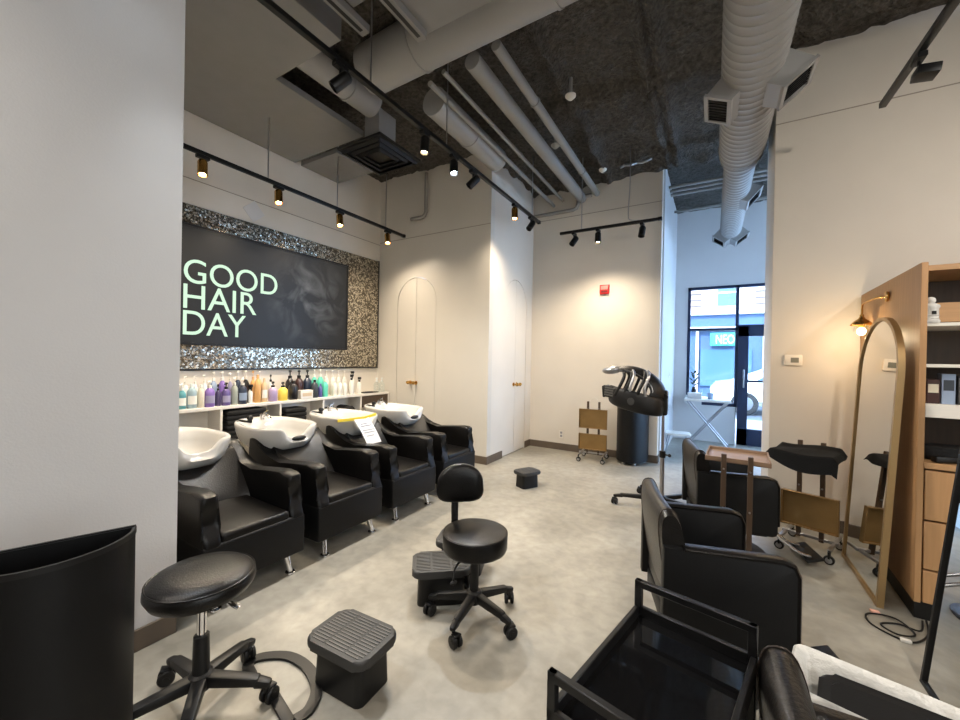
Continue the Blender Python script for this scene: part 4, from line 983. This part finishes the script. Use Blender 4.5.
mb = MB(); lp = rrect(-.012, .472, .018, .227, .02, 4)
def liner(u, v):
    n = len(lp); f = u*n; i = int(f) % n; q = f-int(f); a = lp[i]; b = lp[(i+1) % n]; x = a[0]+(b[0]-a[0])*q; y = a[1]+(b[1]-a[1])*q
    cx, cy = .23, .1225
    prof = [(0, .44), (-.001, .50), (0, .548), (.006, .556), (.022, .545), (.034, .42), (.05, .2)]
    k = min(len(prof)-1, int(round(v*(len(prof)-1)))); d, z = prof[k]
    nz = noise.noise(V(x*24, y*24, z*9)); e = d+.004*nz*(k not in (2, 3))
    X = math.copysign(max(0, abs(x-cx)-e), x-cx); Y = math.copysign(max(0, abs(y-cy)-e), y-cy)
    return V(cx+X, cy+Y, z+.006*nz*(k < 2))
MB().grid(liner, 140, 7, wu=True).build('film_liner', 'film', t, angle=70)
t = thing('plastic_tray', 'black plastic tray lying inside the white-lined bin', 'tray', (.40, 1.27, .425), 0, None, (R(14), R(-3), R(-14)))
MB().prism(rrect(-.15, .17, -.075, .075, .03), 'z', .02, .12, .012, 3).build('tray_body', 'leather_flat', t)
MB().prism(rrect(-.125, .145, -.05, .05, .02), 'z', .118, .124, .003, 1).build('tray_panel', 'leather_flat', t)
# D-shaped metal ring lying on the floor
pts = [(-1.63, .925), (-1.70, .95), (-1.695, 1.005), (-1.60, 1.07), (-1.47, 1.075), (-1.35, 1.03), (-1.29, .955), (-1.295, .90)]
cx_, cy_ = -1.47, .94
t = thing('foot_ring', 'flat black D-shaped ring lying on the floor by the padded stool', 'metal ring', (cx_, cy_, 0))
arc = spline([V(x-cx_, y-cy_, .008) for x, y in pts], 5)
MB().sweep(arc, [(-.022, -.008), (.022, -.008), (.022, .003), (-.022, .003)]).build('curved_band', 'black_metal', t)
MB().hexa(V(-.09, .0, .007), V(.17, -.06, .007), .04, .012, .04, .012, .002).build('cross_bar', 'black_metal', t)

# ------------------------------------------------------------------ oak cabinet on the right (local +x along its front, +y into depth)
t = thing('storage_cabinet', 'tall oak cabinet with open bays and drawers against the thermostat wall', 'cabinet', (.945, 2.98, 0), R(-2.5)); DP = 1.2; WC = 1.3
MB().box((0, 0, .1), (.026, DP, 1.905), .002, 1).build('side_panel', 'oak', t)
MB().box((.026, .02, 1.86), (WC, DP, 1.89), .002, 1).build('top_panel', 'oak_h', t)
MB().box((.012, .04, 0), (WC, DP, .1)).build('toe_kick', 'black_plastic', t)
MB().box((.026, .42, .1), (WC, .44, 1.86)).build('back_panel', 'darkwood', t)
MB().box((.03, .035, 1.59), (WC, .05, 1.69)).build('lamp_rail', 'oak_h', t)
for z, m in ((1.575, 'white'), (1.358, 'white')): MB().box((.026, .004, z-.01), (WC, .42, z+.008), .002, 1).build('shelf', m, t)
MB().box((.026, .002, 1.085), (WC, .42, 1.155), .002, 1).build('shelf', 'white', t)
MB().box((.026, -.005, .815), (WC, .42, .845), .002, 1).build('counter', 'oak_h', t)
for z0, z1 in ((.545, .805), (.285, .535), (.105, .275)):
    d = MB().box((.032, 0, z0), (.62, .38, z1), .003, 1).build('drawer', 'oak', t)
    MB().box((.632, 0, z0), (WC-.01, .38, z1), .003, 1).build('drawer', 'oak', t)
for x in (.62,): MB().box((x, .03, .845), (x+.02, .42, 1.86)).build('divider', 'oak', t)
CB = Matrix.Translation((.945, 2.98, 0)) @ Matrix.Rotation(R(-2.5), 4, 'Z')
def onc(x, y, z): p = CB @ V(x, y, z); return (p.x, p.y, p.z)
for i, (x, w, h, m, lab) in enumerate(((.07, .05, .13, 'b_brown', 'small dark red carton on the cabinet shelf, nearest the oak side'), (.125, .05, .16, 'b_slate', 'blue grey carton on the cabinet shelf beside the dark red one'), (.19, .06, .15, 'ridge', 'mid grey carton on the cabinet shelf right of the blue grey one'), (.26, .06, .17, 'b_dkgrey', 'dark carton on the cabinet shelf right of the mid grey one'))):
    c = thing('product_box', lab, 'box', onc(x, .09, 1.155), R(-2.5), 'cartons on the cabinet shelf')
    MB().box((-w/2, -.03, 0), (w/2, .03, h), .002, 1).build('carton', m, c); MB().box((-w/2+.006, -.0315, h*.45), (w/2-.006, -.03, h*.8)).build('print_panel', 'b_cream' if i == 0 else 'b_dkgrey', c)
o = MB().prism(spl2([(-.12, -.06), (0, -.09), (.13, -.05), (.15, .03), (.03, .08), (-.1, .06)], 5), 'z', 0, .075, .03, 4).build('tool_pouch', 'towel'); o.location = onc(.17, .17, .845); tag(o, 'lumpy black pouch on the cabinet counter', 'pouch')
def nap(u, v): return V(.16*u-.08, .1*v-.05, .012+.05*u*(1-abs(2*v-1))+.008*math.sin(9*u+6*v))
mb = MB().grid(nap, 12, 12); bmesh.ops.solidify(mb.bm, geom=mb.bm.faces[:], thickness=.004)
o = mb.build('napkin', 'paper', angle=80); o.location = onc(.27, .06, .85); tag(o, 'crumpled white cloth on the cabinet counter beside the pouch', 'cloth')
c = thing('hair_clipper', 'black hair clipper with a cord lying on the cabinet counter', 'clipper', onc(.13, .05, .845), R(20))
MB().hexa((-.07, 0, .02), (.06, 0, .022), .04, .034, .032, .028, .008).build('clipper_body', 'black_plastic', c); MB().box((.058, -.018, .012), (.08, .018, .026), .002, 1).build('blade', 'steel', c)
# white ornament on the second shelf
c = thing('ornament', 'white turned ornament with a round knob on the upper cabinet shelf', 'ornament', onc(.045, .03, 1.583), R(-2.5))
MB().lathe([(0, 0), (.034, 0), (.036, .012), (.03, .02), (.03, .075), (.035, .085), (.033, .095), (.018, .105), (0, .106)], n=24).build('ornament_body', 'ceramic', c)
MB().ell((0, 0, .12), (.019, .019, .02), 16, 10).build('knob', 'ceramic', c)
MB().box((-.005, -.033, .045), (.012, -.028, .062)).build('dark_mark', 'black_plastic', c)
for k, z in enumerate((.022, .04)): MB().lathe([(.030, z-.003), (.034, z), (.030, z+.003)], n=24).build('moulding', 'ceramic', c)

# arched mirror leaning on the cabinet side
def arch_outline(hw, h, y0=0.0, n=20):
    return [(y0-hw, .0), (y0+hw, .0), (y0+hw, h-hw)]+[(y0+hw*math.cos(PI*k/n), h-hw+hw*math.sin(PI*k/n)) for k in range(1, n)]+[(y0-hw, h-hw)]
t = thing('arched_mirror', 'tall arched mirror in a gold frame leaning against the oak cabinet', 'mirror', (.815, 3.37, 0), 0, None, (0, R(2.7), 0))
hw, hh = .345, 1.655
o1 = arch_outline(hw, hh); i1 = arch_outline(hw-.022, hh-.022); i1[0] = (i1[0][0], .022); i1[1] = (i1[1][0], .022)
mb = MB(); N = len(o1)
ra = [[mb.bm.verts.new((x, a, b)) for a, b in pl] for x, pl in ((0, o1), (.03, o1), (.03, i1), (0, i1))]
for A, B in zip(ra, ra[1:]+ra[:1]):
    for k in range(N): mb._f([A[k], A[(k+1) % N], B[(k+1) % N], B[k]])
mb.build('frame', 'goldframe', t)
MB().prism(i1, 'x', .009, .026).build('mirror_glass', 'mirror', t, flat=True)
# black framed mirror at the right edge
t = thing('framed_mirror', 'black framed mirror leaning at the right edge of the photo', 'mirror', (.79, 2.085, 0), 0, None, (0, R(5.6), 0)); L, hh = .335, 1.75; f = .018
MB().box((0, -L, 0), (.035, L, f), .002, 1).box((0, -L, hh-f), (.035, L, hh), .002, 1).box((0, -L, 0), (.035, -L+f, hh), .002, 1).box((0, L-f, 0), (.035, L, hh), .002, 1).build('frame', 'black_metal', t)
MB().box((.01, -L+f*.5, f*.5), (.03, L-f*.5, hh-f*.5)).build('mirror_glass', 'mirror', t, flat=True)
MB().box((.03, -L+.1, .1), (.05, L-.1, hh-.1)).hexa((.05, 0, 1.45), (.33, 0, .035), .05, .02, .05, .02, .003).build('rear_stand', 'black_metal', t)
# sconce on the oak side
def sconce(label, loc, rz, watt):
    c = thing('wall_sconce', label, 'sconce', loc, rz)          # local -x points into the room
    MB().cyl((0, 0, 0), (-.014, 0, 0), .034, n=24, bev=.004).build('wall_plate', 'brass', c)
    MB().tube([(-.01, 0, 0), (-.04, .04, .0), (-.06, .16, -.005), (-.065, .25, -.01), (-.068, .275, -.03), (-.068, .28, -.09)], .006, 10, smooth_sub=5).build('arm', 'brass', c)
    m = Matrix.Translation((-.068, .28, -.17))
    MB().lathe([(.012, .085), (.012, .07), (.02, .055), (.045, .035), (.062, .012), (.062, .008), (.04, .03), (.014, .05)], m, 28).build('shade', 'brass', c)
    MB().lathe([(.016, .04), (.018, .0), (.016, -.002), (0, -.002)], m, 18).build('lamp_holder', 'brass', c)
    MB().lathe([(.04, .012), (.044, -.03), (.043, -.034), (.041, -.03), (.038, .01)], m, 24).build('glass_cup', 'clearglass', c)
    MB().ell((-.068, .28, -.205), (.025, .025, .028), 18, 12).build('bulb', emat('sconce_bulb', (255, 205, 130), 22), c)
    ld = bpy.data.lights.new('sconce', 'POINT'); ld.energy = watt; ld.color = (1, .78, .5); ld.shadow_soft_size = .03
    lo = bpy.data.objects.new('lamp_light', ld); COL.objects.link(lo); lo.parent = c; lo.location = (-.068, .28, -.255)
sconce('brass wall sconce with a lit bulb on the oak cabinet side above the arched mirror', (.966, 3.51, 1.80), R(-2.5), 7)
# power cord
t = thing('power_cord', 'tangled black power cord on the floor by the oak cabinet', 'cord', (.80, 2.83, 0))
MB().tube([(.19, .14, .02), (.15, .0, .006), (.05, -.11, .006), (-.06, -.03, .006), (-.05, .08, .006), (.06, .09, .012), (.1, -.02, .006), (.02, -.08, .014), (-.02, 0, .006), (.06, .05, .006), (.13, .02, .012), (.17, .12, .02)], .0045, 6, smooth_sub=7).build('cable', 'black_plastic', t)
MB().box((.02, -.12, 0), (.06, -.1, .016), .003, 1).build('plug', 'white', t)
o = MB().box((-.02, -.012, 0), (.02, .012, .012), .004, 2).build('eraser_scrap', mat('pink_scrap', (226, 170, 150), .7)); o.location = (.79, 2.955, 0); tag(o, 'small pink scrap on the floor at the foot of the arched mirror', 'scrap')

# ------------------------------------------------------------------ on the walls
t = thing('fire_alarm', 'small red fire alarm box on the pale wall above the dryer', 'alarm', (-1.335, YF, 2.36))
MB().box((-.065, -.035, -.065), (.065, 0, .065), .006, 2).build('alarm_body', 'red', t)
MB().box((-.05, -.042, -.005), (.05, -.033, .05), .004, 1).build('strobe_lens', mat('alarm_lens', (226, 140, 132), .3), t)
MB().box((-.04, -.038, -.045), (.04, -.034, -.02)).build('sounder_grille', mat('alarm_dark', (110, 18, 20), .5), t)
t = thing('thermostat', 'white thermostat with a small grey display on the right wall', 'thermostat', (.585, YT, 1.385))
MB().box((-.06, -.022, -.045), (.06, 0, .045), .006, 2).build('case', 'white', t)
MB().box((-.018, -.024, -.02), (.036, -.021, .022)).build('display', mat('lcd', (120, 122, 112), .3), t)
t = thing('wall_outlet', 'white wall outlet low on the wall left of the folded gold trolley', 'outlet', (-1.93, YF, .235))
MB().box((-.036, -.008, -.058), (.036, 0, .058), .003, 1).build('cover_plate', 'white', t)
MB().box((-.016, -.0095, .008), (.016, -.0075, .04)).box((-.016, -.0095, -.04), (.016, -.0075, -.008)).build('sockets', 'ink', t)
o = MB().box((0, -.085, -.085), (.006, .085, .085), .002, 1, rot=(R(42), 0, 0)).build('wall_plate', 'wall_cool'); o.location = (XS, 2.42, 2.915); tag(o, 'square pale cover plate turned on its corner above the mosaic', 'cover plate')
t = thing('entry_switch', 'small white light switch on the left wall of the entry', 'switch', (XFE+.02, 6.9, 1.15))
MB().box((0, -.035, -.057), (.006, .035, .057), .002, 1).build('cover_plate', 'white', t); MB().box((.005, -.012, -.02), (.01, .012, .02), .002, 1).build('rocker', 'white', t)

# ------------------------------------------------------------------ entry furniture
t = thing('folding_table', 'folding table with crossed metal legs in front of the shop window', 'table', (-.06, 7.3, 0))
MB().box((-.32, -.2, .73), (.32, .2, .765), .006, 2).build('tabletop', 'white', t)
for s in (-1, 1):
    MB().tube([(-.28, s*.17, .73), (.30, s*.15, .013)], .013, 10).build('leg', 'steel', t); MB().tube([(.28, s*.15, .73), (-.28, s*.17, .013)], .013, 10).build('leg', 'steel', t)
MB().cyl((.30, -.15, .02), (.30, .15, .02), .01, n=8).cyl((-.28, -.17, .02), (-.28, .17, .02), .01, n=8).build('stretcher', 'steel', t)
c = thing('storage_box', 'low pale box on the folding table by the window', 'box', (-.24, 7.3, .765)); MB().box((-.1, -.08, 0), (.1, .08, .085), .005, 1).build('box_body', 'wall_cool', c); MB().box((-.103, -.083, .07), (.103, .083, .092), .005, 1).build('lid', 'white', c)
c = thing('cup', 'blue grey cup on the folding table by the window', 'cup', (-.02, 7.28, .765)); MB().lathe([(0, 0), (.035, 0), (.045, .1), (.041, .1), (.033, .006), (0, .006)], n=20).build('cup_body', 'b_slate', c)
c = thing('plant_vase', 'dark vase with a few leaves at the left of the shop window', 'plant', (-.27, 7.72, 0), 0)
c.location = (-.27, YW-.06, .62)
MB().box((-.12, -.06, 0), (.12, .06, .16), .004, 1).build('stand', 'wall_cool', c)
MB().lathe([(0, .16), (.03, .16), (.04, .2), (.036, .26), (.024, .29), (.028, .31), (0, .31)], n=18).build('vase', 'black_plastic', c)
lf = MB()
for k in range(11):
    a = k*2.4; r = .03+.012*(k % 3); h = .33+.022*k
    q = Matrix.Translation((r*math.cos(a), r*math.sin(a)*.6, h+.02)) @ Matrix.Rotation(a, 4, 'Z') @ Matrix.Rotation(R(50), 4, 'Y')
    lf.ell((0, 0, 0), (.012, .022, .042), 8, 6); 
    vs = lf.bm.verts[-0:] if False else None
    n_ = len(lf.bm.verts); lf.bm.verts.ensure_lookup_table()
    cnt = 8*5+2
    for v in lf.bm.verts[n_-cnt:]: v.co = q @ v.co
lf.tube([(0, 0, .3), (.005, 0, .42), (0, 0, .56)], .004, 6)
lf.build('leaves', mat('leaf_dark', (40, 62, 52), .5), c)
t = thing('entry_stool', 'small folding step stool with pale top inside the entry', 'stool', (-.43, 6.55, 0), R(10))
MB().prism(rrect(-.17, .17, -.13, .13, .04), 'z', .27, .30, .008, 2).build('seat', 'white', t)
for s in (-1, 1):
    for e in (-1, 1): MB().tube([(s*.11, e*.09, .275), (s*.17, e*.12, .012)], .011, 8).build('leg', 'steel', t)
    MB().tube([(s*.15, -.11, .12), (s*.15, .11, .12)], .008, 8).build('stretcher', 'steel', t)

# ------------------------------------------------------------------ the street outside
M['walk'] = mat('pavement', (176, 176, 178), .8, var=.08); M['road'] = mat('asphalt', (96, 98, 102), .85, var=.1)
M['brick'] = mat('pale_brick_facade', (206, 176, 168), .8, var=.08, vscale=20); M['stone'] = mat('pale_stone', (205, 200, 198), .7); M['shopblue'] = mat('shopfront_blue', (58, 84, 118), .5)
M['winblue'] = mat('dark_window_glass', (70, 100, 118), .08, coat=.5); M['green'] = mat('sign_green', (52, 150, 128), .5); M['carwhite'] = mat('car_paint', (232, 234, 232), .2, coat=.6); M['tyre'] = mat('tyre_rubber', (26, 26, 28), .8)
struct('pavement', MB().box((-14, 8.1, -.12), (14, 11.5, -.02)), 'walk', flat=True)
struct('road', MB().box((-30, 11.5, -.2), (30, 16.4, -.12)), 'road', flat=True)
struct('far_pavement', MB().box((-30, 16.4, -.2), (30, 18, -.02)), 'walk', flat=True)
t = thing('street_building', 'pale brick building with blue shopfronts across the street', 'building', (0, 18, -.02))
MB().box((-16, .05, 3.36), (14, 5, 6.4)).build('upper_wall', 'brick', t, flat=True)
MB().box((-16, .1, 0), (14, 5, 3.4)).build('shopfront_wall', 'shopblue', t, flat=True)
MB().box((-16, -.25, 3.25), (14, .2, 3.42), .02, 1).box((-16, -.2, 2.66), (14, .2, 2.78), .02, 1).build('cornice', 'stone', t)
MB().box((-16, -.06, 2.78), (14, .1, 3.26)).build('sign_band', 'shopblue', t, flat=True)
for k in range(9):
    x = -9.6+2.2*k+1.23
    w = MB().box((x-.42, -.06, 3.5), (x+.42, .06, 4.75), .02, 1).build('window_surround', 'stone', t); MB().box((x-.3, -.08, 3.6), (x+.3, -.055, 4.65)).build('window_glass', 'winblue', w, flat=True)
    MB().box((x-.3, -.1, 4.08), (x+.3, -.07, 4.14)).build('sash_bar', 'stone', w, flat=True)
    MB().box((x-1.3, -.02, 3.62), (x-.85, .06, 3.66)).box((x-1.3, -.02, 3.86), (x-.85, .06, 3.90)).box((x-1.3, -.02, 4.1), (x-.85, .06, 4.14)).build('brick_band', 'base', w, flat=True)
    MB().box((x-.85, -.02, .45), (x+.85, .1, 1.9)).build('shop_window', 'winblue', t, flat=True)
    MB().box((x-1.02, -.1, 0), (x-.92, .1, 2.66), .01, 1).build('pilaster', 'stone', t)
sg = MB().box((-.1, -.22, 2.04), (.78, -.08, 2.54), .015, 1).build('shop_sign', 'green', t)
letters_on('sign_lettering', 'NEO', 'white', sg, (.1, .7, 2.12, 2.46), Matrix.Translation((0, -.225, 0)) @ WALLY)
# parked car, side on
t = thing('parked_car', 'white car parked across the street seen through the shop window', 'car', (2.2, 14.2, -.12))
prof = [(-2.2, .35), (-2.25, .7), (-2.1, .88), (-1.3, .98), (-.7, 1.42), (.2, 1.5), (1.0, 1.42), (1.7, 1.02), (2.15, .92), (2.25, .6), (2.2, .35)]
MB().prism(prof, 'y', -.85, .85, .12, 3).build('car_body', 'carwhite', t)
MB().prism([(-1.12, 1.0), (-.62, 1.36), (.18, 1.43), (.2, 1.0)], 'y', -.862, .862).prism([(.28, 1.0), (.26, 1.43), (.95, 1.36), (1.45, 1.02)], 'y', -.862, .862).build('car_windows', 'winblue', t, flat=True)
for x in (-1.4, 1.4):
    for y in (-.8, .8):
        w = MB().cyl((x, y-.1, .33), (x, y+.1, .33), .33, n=28, bev=.03).build('wheel', 'tyre', t); MB().cyl((x, y-.11, .33), (x, y+.11, .33), .2, n=20, bev=.01).build('hubcap', 'steel', w)

# ------------------------------------------------------------------ daylight
w = bpy.data.worlds.new('World'); SC.world = w; w.use_nodes = True
nt = w.node_tree; bg = nt.nodes['Background']
sky = nt.nodes.new('ShaderNodeTexSky'); sky.sky_type = 'HOSEK_WILKIE'; sky.turbidity = 3; sky.sun_direction = Vector((.3, -.6, .75)).normalized()
mx = nt.nodes.new('ShaderNodeMix'); mx.data_type = 'RGBA'; mx.inputs[0].default_value = .75
mx.inputs[7].default_value = (.43, .64, 1.0, 1)
nt.links.new(sky.outputs[0], mx.inputs[6]); nt.links.new(mx.outputs[2], bg.inputs['Color']); bg.inputs['Strength'].default_value = 13.0
sd = bpy.data.lights.new('sun', 'SUN'); sd.energy = 9; sd.angle = R(3); sd.color = (.95, .97, 1)
so = bpy.data.objects.new('sun', sd); COL.objects.link(so); so.rotation_euler = V(.25, .8, -.62).to_track_quat('-Z', 'Y').to_euler()
SC.cycles.use_denoising = True
SC.cycles.max_bounces = 8; SC.cycles.diffuse_bounces = 5; SC.cycles.sample_clamp_indirect = 6
SC.view_settings.exposure = 0.24
